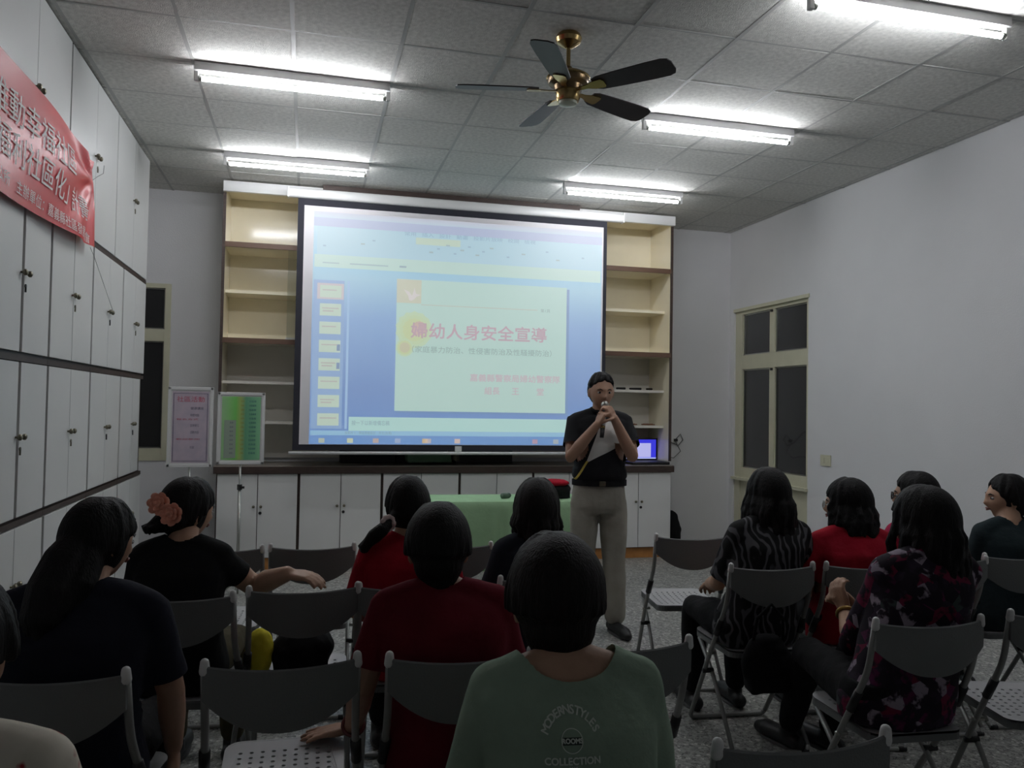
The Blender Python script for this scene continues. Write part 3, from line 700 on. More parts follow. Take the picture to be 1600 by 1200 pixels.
#@@CHAIRS@@
# ------------------------------------------------------------------ folding chairs
def bez(pts, n=5):
    """polyline with softened corners"""
    P_ = [Vector(p) for p in pts]; out = [P_[0]]
    for i in range(1, len(P_)-1):
        a, b, c = P_[i-1], P_[i], P_[i+1]; r = min(.05, (b-a).length*.4, (c-b).length*.4)
        s = b+(a-b).normalized()*r; e = b+(c-b).normalized()*r
        for k in range(n+1):
            t = k/n; out.append(s*(1-t)**2+b*2*t*(1-t)+e*t*t)
    return out+[P_[-1]]
def make_chair():
    r = empty('folding_chair')
    W2 = .185
    # two long tubes from the backrest to the front feet, joined by the front foot bar
    for s in (-1, 1):
        o = Geo().tube(bez([(s*W2, 0, .775), (s*W2, .035, .62), (s*(W2+.012), .17, .38), (s*W2, .40, .03)]), .0105, 10).obj('front_leg', CH_FRAME, r, smooth=True)
        Geo().tube([(s*W2, -.002, .770), (s*W2, -.004, .792)], [.0135, .011], 12, 0, True).obj('end_cap', WHITE, o, smooth=True)
        Geo().tube([(s*(W2+.004), .075, .545), (s*(W2+.009), .115, .475)], .0145, 10).obj('black_sleeve', BLACK, o, smooth=True)
    Geo().tube(bez([(-W2, .40, .03), (-W2+.01, .412, .0115), (W2-.01, .412, .0115), (W2, .40, .03)]), .0105, 10).obj('front_foot_bar', CH_FRAME, r, smooth=True)
    for s in (-1, 1):
        Geo().tube(bez([(s*(W2-.022), .36, .392), (s*(W2-.022), .20, .26), (s*(W2-.015), .0, .03)]), .0095, 10).obj('rear_leg', CH_FRAME, r, smooth=True)
        o = Geo().tube([(s*(W2-.028), .225, .285), (s*(W2+.02), .225, .285)], .011, 10).obj('pivot', BLACK, r, smooth=True)
        Geo().tube([(s*(W2-.015), .17, .378), (s*(W2+.025), .17, .378)], .008, 8).obj('pivot', CHROME, r, smooth=True)
    Geo().tube(bez([(-W2+.015, .0, .03), (-W2+.025, -.012, .0105), (W2-.025, -.012, .0105), (W2-.015, .0, .03)]), .0095, 10).obj('rear_foot_bar', CH_FRAME, r, smooth=True)
    for s in (-1, 1):
        Geo().tube([(s*.13, -.012, .0105), (s*.165, -.012, .0105)], .0105, 8).obj('rubber_foot', BLACK, r, smooth=True)
    # curved backrest, deeper in the middle of its lower edge
    g = Geo(); N = 20; rings = []
    for i in range(N+1):
        t = -1+2*i/N; x = t*(W2+.004); y = -.004-.030*(1-t*t)
        zt = .785-.010*(1-t*t); zb = .700-.080*(1-abs(t)**2.2)
        th = .006; rings.append([(x, y-th, zb), (x, y-th-.002, (zt+zb)/2), (x, y-th, zt-.004), (x, y-th*.3, zt), (x, y+th, zt-.004), (x, y+th, zb)])
    g.rings(rings); o = g.obj('backrest', CH_BACK, r); sharp(o, .7)
    # perforated seat made from a filled outline with real holes
    cu_ = bpy.data.curves.new('s', 'CURVE'); cu_.dimensions = '2D'; cu_.fill_mode = 'BOTH'; cu_.extrude = .004
    def spl(pts):
        s_ = cu_.splines.new('POLY'); s_.points.add(len(pts)-1); s_.use_cyclic_u = True
        for p, q in zip(s_.points, pts): p.co = (q[0], q[1], 0, 1)
    out = []
    for (cx_, cy_, a0) in ((.125, .365, 0), (-.125, .365, 90), (-.115, .075, 180), (.115, .075, 270)):
        for k in range(6):
            a = math.radians(a0+18*k); out.append((cx_+.045*math.cos(a), cy_+.045*math.sin(a)))
    spl(out)
    for i in range(9):
        for j in range(9):
            x, y = (i-4)*.031, .10+j*.030
            spl([(x+.0065*math.cos(a*PI/3), y+.0065*math.sin(a*PI/3)) for a in range(6)])
    o = bpy.data.objects.new('s', cu_); COL.objects.link(o); bpy.context.view_layer.update()
    me = bpy.data.meshes.new_from_object(o.evaluated_get(bpy.context.evaluated_depsgraph_get())); bpy.data.objects.remove(o)
    for v in me.vertices: v.co.z += .412+.012*((v.co.y-.2)/.2)**2
    me.materials.clear(); me.materials.append(CH_SEAT); st = link('seat', me, r)
    g = Geo(); g.rings([[(x*1.0, y, z+.012*((y-.2)/.2)**2) for x, y in out] for z in (.386, .4155)], cap=False)
    g.rings([[(x*.97, .2+(y-.2)*.97, z+.012*((y-.2)/.2)**2) for x, y in out] for z in (.4155, .386)], cap=False)
    g.obj('seat_rim', CH_RIM, r, smooth=False)
    return r
C0 = make_chair()
CH = {}
chairs = [('a', -.585, 2.13, 9, 'grey folding chair at lower left under the woman in black with a ponytail'),
 ('b', -.41, 2.90, 7, 'grey folding chair holding the woman with orange flower hair clips'),
 ('c', -.365, 3.80, 4, 'empty grey folding chair in the front row, nearest the poster stands'),
 ('d', .04, 3.80, 3, 'empty grey folding chair, front row, between the poster stands and the woman in red'),
 ('e', .005, 2.945, 0, 'grey folding chair with a black bag on its seat'),
 ('f', -.045, 2.125, 1, 'empty grey folding chair with perforated seat at the lower left centre'),
 ('g', .38, 2.92, 6, 'grey folding chair of the woman in the bright red top'),
 ('h', .405, 2.09, 4, 'grey folding chair of the short-haired person in dark red'),
 ('i', .67, 3.74, 6, 'empty grey folding chair in the front row before the green tablecloth'),
 ('j', .875, 2.10, 0, 'empty grey folding chair just right of the person in the green shirt'),
 ('k', 1.93, 3.80, 10, 'empty grey folding chair near the standing man, its seat in full view'),
 ('l', 1.91, 3.03, 4, 'grey folding chair of the woman in the zebra-striped top'),
 ('m', 2.34, 2.98, 10, 'grey folding chair of the long-haired woman in red with thin glasses'),
 ('n', 1.91, 2.15, 4, 'grey folding chair of the woman in the floral purple top'),
 ('o', .97, 1.425, 2, 'empty grey folding chair cut by the bottom edge of the photo'),
 ('p', 3.22, 3.05, 8, 'grey folding chair of the woman seen in profile at the far right'),
 ('q', 2.43, 2.13, 14, 'empty grey folding chair at the right edge of the photo'),
 ('r', 2.78, 3.80, 2, 'empty grey folding chair in the front row near the right wall'),
 ('s', .905, 2.96, 2, 'grey folding chair of the brown-haired person in front of the standing man'),
 ('t', 2.80, 3.03, 4, 'grey folding chair of the woman in crimson with dark glasses'),
 ('u', .50, 1.30, 4, 'grey folding chair of the person in the printed green shirt'),
 ('v', -.49, 1.20, 6, 'grey folding chair of the person in white with red flowers')]
for i, (k, x, y, h, lab) in enumerate(chairs):
    o = C0 if i == 0 else copy_tree(C0)
    o.location = (x, y, 0); o.rotation_euler = (0, 0, -math.radians(h)); CH[k] = (x, y, h)
    tag(o, lab, 'chair', 'grey folding chairs of the audience')
# ------------------------------------------------------------------ people
def V(*a): return Vector(a)
def lerp(a, b, t): return a+(b-a)*t
def head_geo(g, c, yaw, pitch, roll=0, s=1.0):
    """sculpted head: skull, jaw, brow, nose, lips, chin and ears; c = centre of the head"""
    R = Matrix.Rotation(yaw, 3, 'Z') @ Matrix.Rotation(pitch, 3, 'X') @ Matrix.Rotation(roll, 3, 'Y')
    nu, nv = 48, 40; rings = []
    for k in range(nv+1):
        th = .03+(PI-.06)*k/nv; ring = []
        for i in range(nu):
            ph = 2*PI*i/nu
            x, y, z = math.sin(th)*math.cos(ph), math.sin(th)*math.sin(ph), math.cos(th)
            X, Y, Z = x*.073, y*.090, z*.106
            if Z < 0:
                f = 1-.30*(-z)**1.4; X *= f
                Y = Y*(1-.15*(-z)) if Y > 0 else Y*(1-.25*(-z))
                if Y > 0: Y += .006*(-z)
            if Y > .0:
                e = lambda cx, cz, wx, wz: math.exp(-(((X-cx)/wx)**2+((Z-cz)/wz)**2))
                Y += .010*e(0, -.004, .010, .026)+.020*e(0, -.026, .013, .013)+.005*e(0, .022, .045, .009)
                Y -= .009*e(.030, .004, .015, .011)+.009*e(-.030, .004, .015, .011)
                Y += .006*e(0, -.050, .020, .008)-.004*e(0, -.064, .018, .006)+.007*e(0, -.085, .018, .014)
                Y += .003*e(.042, -.020, .016, .02)+.003*e(-.042, -.020, .016, .02)
            ring.append(c+R @ (V(X, Y, Z)*s))
        rings.append(ring[::-1])
    g.rings(rings)
    for sx in (-1, 1):
        g.ell(c+R @ (V(sx*.075, -.004, -.008)*s), (.008*s, .017*s, .030*s), R @ Matrix.Rotation(-.25, 3, 'X') @ Matrix.Rotation(sx*.35, 3, 'Z'), 10, 8)
    return R
def face_parts(parent, c, R, s=1.0, glasses=None, brow=HAIR):
    for sx in (-1, 1):
        g = Geo(); g.ell((0, 0, 0), (.0125*s, .0105*s, .0075*s), R, 14, 10); o = g.obj('eye', EYEW, parent, smooth=True, loc=c+R @ (V(sx*.030, .0722, .003)*s))
        g = Geo(); g.ell((0, 0, 0), (.0062*s, .003*s, .0060*s), R, 10, 6); g.obj('iris', IRIS, o, smooth=True, loc=R @ (V(0, .0088, 0)*s))
        g = Geo(); g.tube([c+R @ (V(sx*a, b, z)*s) for a, b, z in ((.014, .088, .019), (.030, .085, .024), (.046, .073, .019))], [.0022, .0032, .0015], 8, 0, True)
        g.obj('eyebrow', brow, parent, smooth=True)
    g = Geo(); g.tube([c+R @ (V(a, b, z)*s) for a, b, z in ((-.022, .0795, -.051), (-.008, .0905, -.048), (.008, .0905, -.048), (.022, .0795, -.051))], [.001, .0042, .0042, .001], 8)
    g.tube([c+R @ (V(a, b, z)*s) for a, b, z in ((-.020, .079, -.0525), (0, .090, -.056), (.020, .079, -.0525))], [.001, .0045, .001], 8)
    g.obj('lips', LIP, parent, smooth=True)
    if glasses:
        gp = Geo()
        for sx in (-1, 1):
            pts = [c+R @ (V(sx*(.031+.023*math.cos(a)), .100-.004*abs(math.cos(a)), .001+.017*math.sin(a))*s) for a in [2*PI*k/16 for k in range(17)]]
            gp.tube(pts, .0016 if glasses is CHROME else .003, 6)
            gp.tube([c+R @ (V(sx*.054, .097, .004)*s), c+R @ (V(sx*.072, .06, .004)*s), c+R @ (V(sx*.080, -.01, .004)*s)], .0016 if glasses is CHROME else .0026, 6)
        gp.tube([c+R @ (V(-.009, .101, .004)*s), c+R @ (V(.009, .101, .004)*s)], .0018, 6)
        o = gp.obj('glasses', glasses, parent, smooth=True)
        for sx in (-1, 1):
            g = Geo(); g.ell((0, 0, 0), (.021*s, .0008, .016*s), R, 14, 6); g.obj('lens', PANE, o, loc=c+R @ (V(sx*.031, .100, .001)*s))
def hand_geo(g, w, d, n, side, curl=.5, spread=.10, thumb=.6, s=1.0):
    """palm and five separate fingers; w wrist, d direction, n palm normal (side the fingers close to), side +1/-1 puts the thumb"""
    d = d.normalized(); n = (n-d*n.dot(d)).normalized(); t = d.cross(n)*side
    def pt(a, b, c_=0): return w+(d*a+t*b+n*c_)*s
    for b in (-.026, -.009, .009, .026):
        g.tube([pt(-.005, b*.55), pt(.04, b*.95), pt(.080-abs(b)*.25, b)], [.013*s, .0135*s, .0105*s], 10, 0, True)
    for b, ln in ((.029, .068), (.0095, .076), (-.0095, .070), (-.028, .056)):
        base = pt(.078-abs(b)*.25, b); dd = (d+t*(b/.028)*spread).normalized(); rr = .0088; pts = [base]; ang = 0
        for k, f in enumerate((.42, .33, .25)):
            ang += curl*(.8, 1.1, .8)[k]
            pts.append(pts[-1]+(dd*math.cos(ang)+n*math.sin(ang))*ln*f*s)
        g.tube(pts, [rr*s, .0084*s, .0078*s, .0068*s], 10, 0, True)
    p0 = pt(.018, .022, .004); dd = (d*.75+t*.7+n*thumb*.5).normalized(); p1 = p0+dd*.036*s
    d2 = (d*.9+t*.25+n*thumb).normalized(); p2 = p1+d2*.028*s; d3 = (d*.9-t*.1+n*thumb*1.2).normalized()
    g.tube([p0, p1, p2, p2+d3*.022*s], [.0125*s, .0105*s, .0095*s, .0078*s], 10, 0, True)
def torso_rings(g, rings, infl=0.0, n=24, dy=None):
    out = []
    for (x, y, z, a, b) in rings:
        a += infl; b += infl
        out.append([V(x+a*math.copysign(abs(math.cos(t))**.85, math.cos(t)), y+b*math.copysign(abs(math.sin(t))**.85, math.sin(t)), z) for t in [2*PI*k/n for k in range(n)]])
    g.rings(out)
def hair_geo(g, c, R, style, s=1.0, seed=0, length=.25, vol=1.0, side_len=None):
    rnd = random.Random(seed)
    hx, hy, hz = .073*s, .090*s, .106*s
    # cap set back so the face stays free
    if style == 'male': g.ell(c+R @ V(0, -.020*s, .034*s), (hx*1.06, hy*1.02, hz*.80), R, 22, 16); g.ell(c+R @ V(0, -.042*s, -.010*s), (hx*.94, hy*.68, hz*.72), R, 18, 12)
    elif style == 'short': g.ell(c+R @ V(0, -.020*s, .034*s), (hx*1.10*vol, hy*1.04*vol, hz*.86*vol), R, 22, 16)
    else: g.ell(c+R @ V(0, -.020*s, .014*s), (hx*1.10*vol, hy*1.04*vol, hz*1.03*vol), R, 22, 16)
    if style == 'short': g.ell(c+R @ V(0, -.050*s, -.060*s), (hx*.66*vol, hy*.40*vol, hz*.52*vol), R, 18, 12)
    if style in ('long', 'bob', 'short'):
        g.ell(c+R @ V(0, -.036*s, -.030*s), (hx*(.84 if style == 'short' else 1.04)*vol, hy*.74*vol, hz*(.56 if style == 'short' else .80)*vol), R, 18, 12)
    if style == 'long':
        q = R @ V(0, -.050*s, 0); b0 = c+V(q.x, q.y, -.02*s)
        g.rings([[b0+V(hx*vol*f*math.cos(t), hy*.55*vol*f*math.sin(t)-.012*k, -.02*s-(length+.03)*k/4) for t in [2*PI*j/16 for j in range(16)]] for k, f in enumerate((.98, 1.06, 1.10, 1.05, .85))])
    def surf(th, ph, off):
        return V((hx*vol+off)*math.sin(th)*math.sin(ph), (hy*vol+off)*math.sin(th)*math.cos(ph)-.006*s, (hz*vol+off)*math.cos(th)+.004*s)
    N = {'long': 96, 'bob': 70, 'short': 56, 'tail': 60, 'male': 60, 'up': 60}[style]
    for k in range(N):
        ph = 2*PI*(k+rnd.uniform(-.3, .3))/N; a = abs((ph+PI) % (2*PI)-PI)  # 0 = towards the face
        ph0 = ph*.35+(PI*.65 if ph < PI else PI*.65) if False else ph
        if style == 'male': end = lerp(.80, 1.15, min(1, a/1.3)) if a < 1.3 else (1.25 if a < 2.05 else 1.9)
        elif style == 'short': end = lerp(.75, 2.2, min(1, max(0, a-.6)/.9)); end = min(end, 1.64)
        elif style == 'bob': end = .95 if a < .55 else lerp(1.1, 1.65, min(1, (a-.55)/.5))
        elif style in ('tail', 'up'): end = lerp(.80, 1.6, min(1, a/1.45)) if a < 1.45 else 1.78
        else: end = .9 if a < .5 else lerp(1.1, 1.55, min(1, (a-.5)/.5))
        off = rnd.uniform(.001, .010)*s
        pts = []; rad = []; st = rnd.uniform(.05, .5); M = 7
        for j in range(M+1):
            th = st+(end-st)*j/M
            pts.append(c+R @ surf(th, ph+.12*math.sin(th*2+k), off*(1 if j else .3))); rad.append((.011-(.004 if style != 'male' else .006)*j/M)*s*(.9+.3*rnd.random()))
        hang = 0
        if style == 'long' and a > .75: hang = (length+.07)*rnd.uniform(.80, 1.10)*(1 if a > 1.1 else .8)
        if style == 'bob' and a > .9: hang = (length+.05)*rnd.uniform(.7, 1.05)
        if hang:
            p = pts[-1].copy(); o_ = (R @ V(math.sin(ph), math.cos(ph), 0)); wv = rnd.uniform(0, 6); nseg = max(3, int(hang/.035))
            for j in range(1, nseg+1):
                t = j/nseg
                q = p+V(0, 0, -hang*t)+o_*(.020*math.sin(t*PI*.9)*vol-(.012 if style == 'long' else .035)*t)*s+V(.010*math.sin(wv+t*9), .008*math.cos(wv+t*8), 0)
                if q.y < c.y and style == 'long': q.y -= .022*t
                pts.append(q); rad.append(lerp(.012, .006, t)*s)
        g.tube(pts, rad, 7, 0, True)
def plane_cut(me, p, n):
    bm = bmesh.new(); bm.from_mesh(me)
    bmesh.ops.bisect_plane(bm, geom=bm.verts[:]+bm.edges[:]+bm.faces[:], plane_co=p, plane_no=n, clear_outer=True)
    bm.to_mesh(me); bm.free()
def local_cut(me, p, n, rad):
    """cut away only what lies beyond the plane AND near p"""
    bm = bmesh.new(); bm.from_mesh(me)
    geom = [v for v in bm.verts if (v.co-p).length < rad]
    gs = set(geom); faces = [f for f in bm.faces if all(v in gs for v in f.verts)]
    edges = {e for f in faces for e in f.edges}; verts = {v for f in faces for v in f.verts}
    bmesh.ops.bisect_plane(bm, geom=list(verts)+list(edges)+faces, plane_co=p, plane_no=n)
    kill = [f for f in bm.faces if (f.calc_center_median()-p).dot(n) > 1e-5 and (f.calc_center_median()-p).length < rad]
    bmesh.ops.delete(bm, geom=kill, context='FACES'); bm.to_mesh(me); bm.free()
def neck_cut(me, c, r):
    bm = bmesh.new(); bm.from_mesh(me)
    kill = [f for f in bm.faces if ((f.calc_center_median()-c).length < r)]
    bmesh.ops.delete(bm, geom=kill, context='FACES')
    ed = [v for v in bm.verts if v.is_boundary]
    for v in ed:
        d = v.co-c
        if d.length < r*1.3: v.co = c+d.normalized()*r
    bm.to_mesh(me); bm.free()
def put(me, name, parent, M, thick=.0):
    me.name = name; me.materials.clear(); me.materials.append(M)
    me.polygons.foreach_set('use_smooth', [True]*len(me.polygons))
    return link(name, me, parent)
SH_ = mat('black_shoe', (.012, .012, .013, 1), .5)
def shoe(parent, a, d, M=SH_, ln=.235):
    """a = ankle joint, d = flat direction of the toes"""
    d = V(d.x, d.y, 0).normalized(); q = V(-d.y, d.x, 0); g = Geo()
    g.tube([V(a.x, a.y, .035)-d*.05, V(a.x, a.y, .040)+d*.03, V(a.x, a.y, .034)+d*(ln-.10), V(a.x, a.y, .028)+d*(ln-.06)], [.034, .037, .040, .028], 14, 0, True)
    g.tube([V(a.x, a.y, .04), V(a.x, a.y, .085)], [.036, .036], 14)
    g.v = [(x, y, max(z, .004)) for x, y, z in g.v]
    o = put(remesh(g, .007, 3), 'shoe', parent, M)
    poly = []
    for k in range(20):
        t = 2*PI*k/20; e = V(a.x, a.y, 0)+d*(.055+math.cos(t)*(ln*.5))+q*math.sin(t)*.041; poly.append((e.x, e.y))
    Geo().prism(poly, .0, .010).obj('sole', mat('shoe_sole', (.10, .10, .10, 1), .7), o)
    return o
def seated(key, label, sp):
    cx_, cy_, hd = CH[key]; hd = sp.get('heading', hd)
    r = empty('person', (cx_+sp.get('ox', 0), cy_+sp.get('oy', 0), 0), -math.radians(hd), label=label, cat='person')
    Ri = Matrix.Rotation(math.radians(hd), 3, 'Z')
    def wl(p): return Ri @ (Vector(p)-Vector(r.location))     # world to local
    w = sp.get('w', 1.0); lean = V(*sp.get('lean', (0, 0)), 0)
    htop = sp.get('top', 1.17); hs = sp.get('hs', 1.0)
    hx, hy = sp.get('head', (0, .20))
    if 'headw' in sp: q = wl((sp['headw'][0], sp['headw'][1], 0)); hx, hy = q.x, q.y
    vol_ = sp.get('vol', 1.0)
    hc = V(hx, hy, htop-(.106*1.03*vol_+.020)*hs)
    sk = sp.get('skin', SKIN); zs = (htop-.30)/.87   # shoulder height follows the head
    sz = htop-.285+sp.get('dz', 0); sy = lerp(.14, hy-.04, .6); sxc = hx*.75+lean.x
    hipc = V(0, .155, .49)
    T_ = [(0, .165, .425, .165*w, .120), (0, .155, .50, .170*w, .125), (sxc*.25, .145, .60, .150*w, .110*(w*.5+.5)), (sxc*.6, lerp(.14, sy, .5), lerp(.6, sz, .45), .148*w, .105*(w*.5+.5)),
          (sxc*.9, lerp(.14, sy, .85), lerp(.6, sz, .80), .160*w, .100*(w*.4+.6)), (sxc, sy, sz-.015, .158*w, .080), (sxc, sy+.005, sz+.022, .115*w, .060), (sxc*1.02, sy+.012, sz+.050, .062, .050)]
    body = Geo(); torso_rings(body, T_, -.004)
    nb = V(sxc, sy+.01, sz+.02)
    body.tube([nb, lerp(nb, hc, .55)+V(0, -.008, 0), hc+V(0, -.015, -.045)], [.058, .047, .050], 16, 0, True)
    for s_ in (-1, 1): body.tube([V(sxc+s_*.02, sy, sz+.042), V(sxc+s_*.08*w, sy, sz+.022), V(sxc+s_*.13*w, sy, sz)], [.036, .036, .036], 10, 0, True)
    R = head_geo(body, hc, sp.get('yaw', 0), sp.get('pitch', 0), sp.get('roll', 0), hs)
    shirt = Geo(); torso_rings(shirt, [(x, y, z, a, b) for (x, y, z, a, b) in T_[:-1]]+[(sxc*1.01, sy+.008, sz+.040, .066, .046)], .012)
    for s_ in (-1, 1): shirt.tube([V(sxc+s_*.02, sy, sz+.040), V(sxc+s_*.08*w, sy, sz+.024), V(sxc+s_*.14*w, sy, sz-.002)], [.046, .046, .050], 12, 0, True)
    arms = sp.get('arms', {})
    cuts = []; bands = []
    for s_, nm in ((-1, 'L'), (1, 'R')):
        sh = V(sxc+s_*.150*w, sy-.003, sz-.022)
        A = arms.get(nm, {})
        el = A.get('el'); el = wl(el) if el else V(sxc+s_*.205*w, sy+.04, sz-.265)
        wr = A.get('wr'); wr = wl(wr) if wr else V(s_*.09, .40, .565)
        k = .045*math.sqrt(w); ak = A.get('k', 1.0)
        body.tube([sh, lerp(sh, el, .5), el, lerp(el, wr, .4), wr], [k*.9, .040*ak, .036*ak, .036*ak, .024*ak], 14, 0, True)
        d = A.get('d'); d = (Ri @ V(*d)) if d else V(-s_*.45, 1, -.25)
        n = A.get('n'); n = (Ri @ V(*n)) if n else V(-s_*.3, 0, -1)
        hand_geo(body, wr+d.normalized()*.012, d, n, A.get('side', -s_), A.get('curl', .45), A.get('spread', .10), A.get('thumb', .4), .95)
        sl = sp.get('sleeve', .62)
        if sl <= 1: pts = [V(sxc+s_*.10*w, sy, sz-.012), sh, lerp(sh, el, sl+.12)]; rr = [.052, k*.9+.014, .052]; cuts.append((lerp(sh, el, sl), (el-sh).normalized()))
        else: f = sl-1; pts = [V(sxc+s_*.10*w, sy, sz-.012), sh, el, lerp(el, wr, f+.1)]; rr = [.052, k*.9+.014, .048, .040]; cuts.append((lerp(el, wr, f), (wr-el).normalized()))
        shirt.tube(pts, rr, 14, 0, True)
        if nm in sp.get('watch', {}): bands.append((lerp(el, wr, .93), (wr-el).normalized(), sp['watch'][nm]))
    legs = sp.get('legs', {}); pants = Geo(); torso_rings(pants, [(0, .165, .428, .160*w, .118), (0, .16, .50, .170*w, .122), (0, .15, .56, .160*w, .115)], .008)
    feet = []
    for s_, nm in ((-1, 'L'), (1, 'R')):
        Lg = legs.get(nm, {})
        hip = V(s_*.085*w, .19, .495); kn = Lg.get('kn'); kn = wl(kn) if kn else V(s_*.11, .545, .485)
        an = Lg.get('an'); an = wl(an) if an else V(s_*.11, .56, .085)
        body.tube([hip, kn, an], [.055, .045, .030], 12, 0, True)
        pants.tube([hip, lerp(hip, kn, .5), kn, lerp(kn, an, .35), lerp(kn, an, sp.get('pl', .92))], [.086*math.sqrt(w), .078, .064, .062, .048], 14, 0, True)
        ft = V(0, 1, 0) if 'ft' not in sp else Ri @ V(*sp['ft']); feet.append((an, ft))
    b = put(remesh(body, sp.get('vox', .0065), 2), 'body', r, sk)
    if sp.get('face', True): face_parts(r, hc, R, hs, sp.get('glasses'))
    me = remesh(shirt, .009, 4)
    wrinkle(me, .007, 8, hash_(key), (1, 1, .6))
    for p, n in cuts: local_cut(me, p, n, .10)
    nr = sp.get('neck', .064); neck_cut(me, V(sxc*.6+hx*.4*.8, sy+.014, sz+.090)+V(0, sp.get('neck_y', 0), sp.get('neck_z', 0)), nr)
    so = put(me, sp.get('top_name', 'shirt'), r, sp['shirt'])
    me = remesh(pants, .010, 3); wrinkle(me, .006, 9, hash_(key)+5); put(me, 'trousers', r, sp.get('pants', BLKC))
    for an, ft in feet: shoe(r, an, ft, sp.get('shoes', SH_))
    hg = Geo(); hair_geo(hg, hc, R, sp.get('hair', 'long'), hs, hash_(key), sp.get('length', .2), sp.get('vol', 1.0))
    for pts, rad in sp.get('lobes', []):       # tails and buns, points given in world
        hg.tube([wl(p) for p in pts], rad, 12, 0, True)
        rn = random.Random(3)
        if len(pts) > 2:
            for q in range(10):
                o_ = V(rn.uniform(-1, 1), rn.uniform(-1, 1), 0)*rad[1]*.75
                hg.tube([wl(pts[0])]+[wl(p)+o_ for p in pts[1:]]+[wl(pts[-1])+o_*.8+V(0, 0, -.02)], [.01]+[.012]*(len(pts)-1)+[.004], 7, 0, True)
    if 'tie' in sp:
        g = Geo(); tp = wl(sp['tie']); rn = random.Random(1)
        for q in range(9): g.ell(tp+V(.020*math.cos(q*.7), .012*math.sin(q*.9), .022*math.sin(q*.7)), (.012, .012, .012), None, 8, 6)
        put(remesh(g, .005, 1), 'hair_tie', r, mat('pale_pink_satin', (.55, .42, .40, 1), .4))
    hm = remesh(hg, .0055, 1); put(hm, 'hair', r, sp.get('hairmat', HAIR))
    for p, n, M in bands:
        u = n.orthogonal().normalized(); v = n.cross(u)
        g = Geo(); g.tube([p+(u*math.cos(a)+v*math.sin(a))*.031 for a in [2*PI*k/16 for k in range(17)]], .006, 8); g.obj('bracelet', M, r, smooth=True)
    return r, so, b, wl, hc, R
def hash_(k): return sum(ord(c) for c in k) % 97

# patterned cloths
def f_zebra(nt, co):
    w = nd(nt, 'ShaderNodeTexWave', Scale=8.0, Distortion=14.0, Detail=2.0); w.inputs['Detail Scale'].default_value = 1.4
    mp = nt.nodes.new('ShaderNodeMapping'); mp.inputs['Scale'].default_value = (1, .6, .55); nt.links.new(co, mp.inputs[0]); nt.links.new(mp.outputs[0], w.inputs['Vector'])
    return ramp(nt, w.outputs[1], [(.0, srgb(18, 18, 20)), (.68, srgb(22, 22, 24)), (.86, srgb(92, 91, 95))])
ZEBRA = ramp_mat('zebra_cloth', f_zebra)
def f_floral(nt, co):
    v = nd(nt, 'ShaderNodeTexVoronoi', Scale=24.0); nt.links.new(co, v.inputs['Vector'])
    n = nd(nt, 'ShaderNodeTexNoise', Scale=26.0, Detail=3.0); nt.links.new(co, n.inputs['Vector'])
    a = ramp(nt, v.outputs['Color'], [(.0, srgb(30, 22, 34)), (.3, srgb(112, 26, 60)), (.44, srgb(46, 36, 52)), (.58, srgb(150, 138, 152)), (.74, srgb(84, 26, 66)), (.88, srgb(60, 70, 70))], 'CONSTANT')
    f = ramp(nt, n.outputs[0], [(.46, (0, 0, 0, 1)), (.56, (1, 1, 1, 1))])
    return mixc(nt, f, a, srgb(34, 24, 36))
FLORAL = ramp_mat('floral_purple_cloth', f_floral)
def f_flower(nt, co):
    v = nd(nt, 'ShaderNodeTexVoronoi', Scale=12.0); nt.links.new(co, v.inputs['Vector'])
    n = nd(nt, 'ShaderNodeTexNoise', Scale=30.0); nt.links.new(co, n.inputs['Vector'])
    ad = nt.nodes.new('ShaderNodeMath'); ad.operation = 'MULTIPLY_ADD'; ad.inputs[1].default_value = .5; nt.links.new(n.outputs[0], ad.inputs[0]); nt.links.new(v.outputs['Distance'], ad.inputs[2])
    return ramp(nt, ad.outputs[0], [(.0, srgb(150, 40, 45)), (.50, srgb(165, 50, 55)), (.55, srgb(214, 206, 190)), (.75, srgb(222, 214, 198))])
FLOWER = ramp_mat('white_cloth_with_red_flowers', f_flower)
def f_dots(nt, co):
    n = nd(nt, 'ShaderNodeTexNoise', Scale=18.0); nt.links.new(co, n.inputs['Vector'])
    return ramp(nt, n.outputs[0], [(.5, srgb(16, 16, 18)), (.62, srgb(90, 90, 95))])
DOTTED = ramp_mat('black_cloth_with_grey_specks', f_dots)

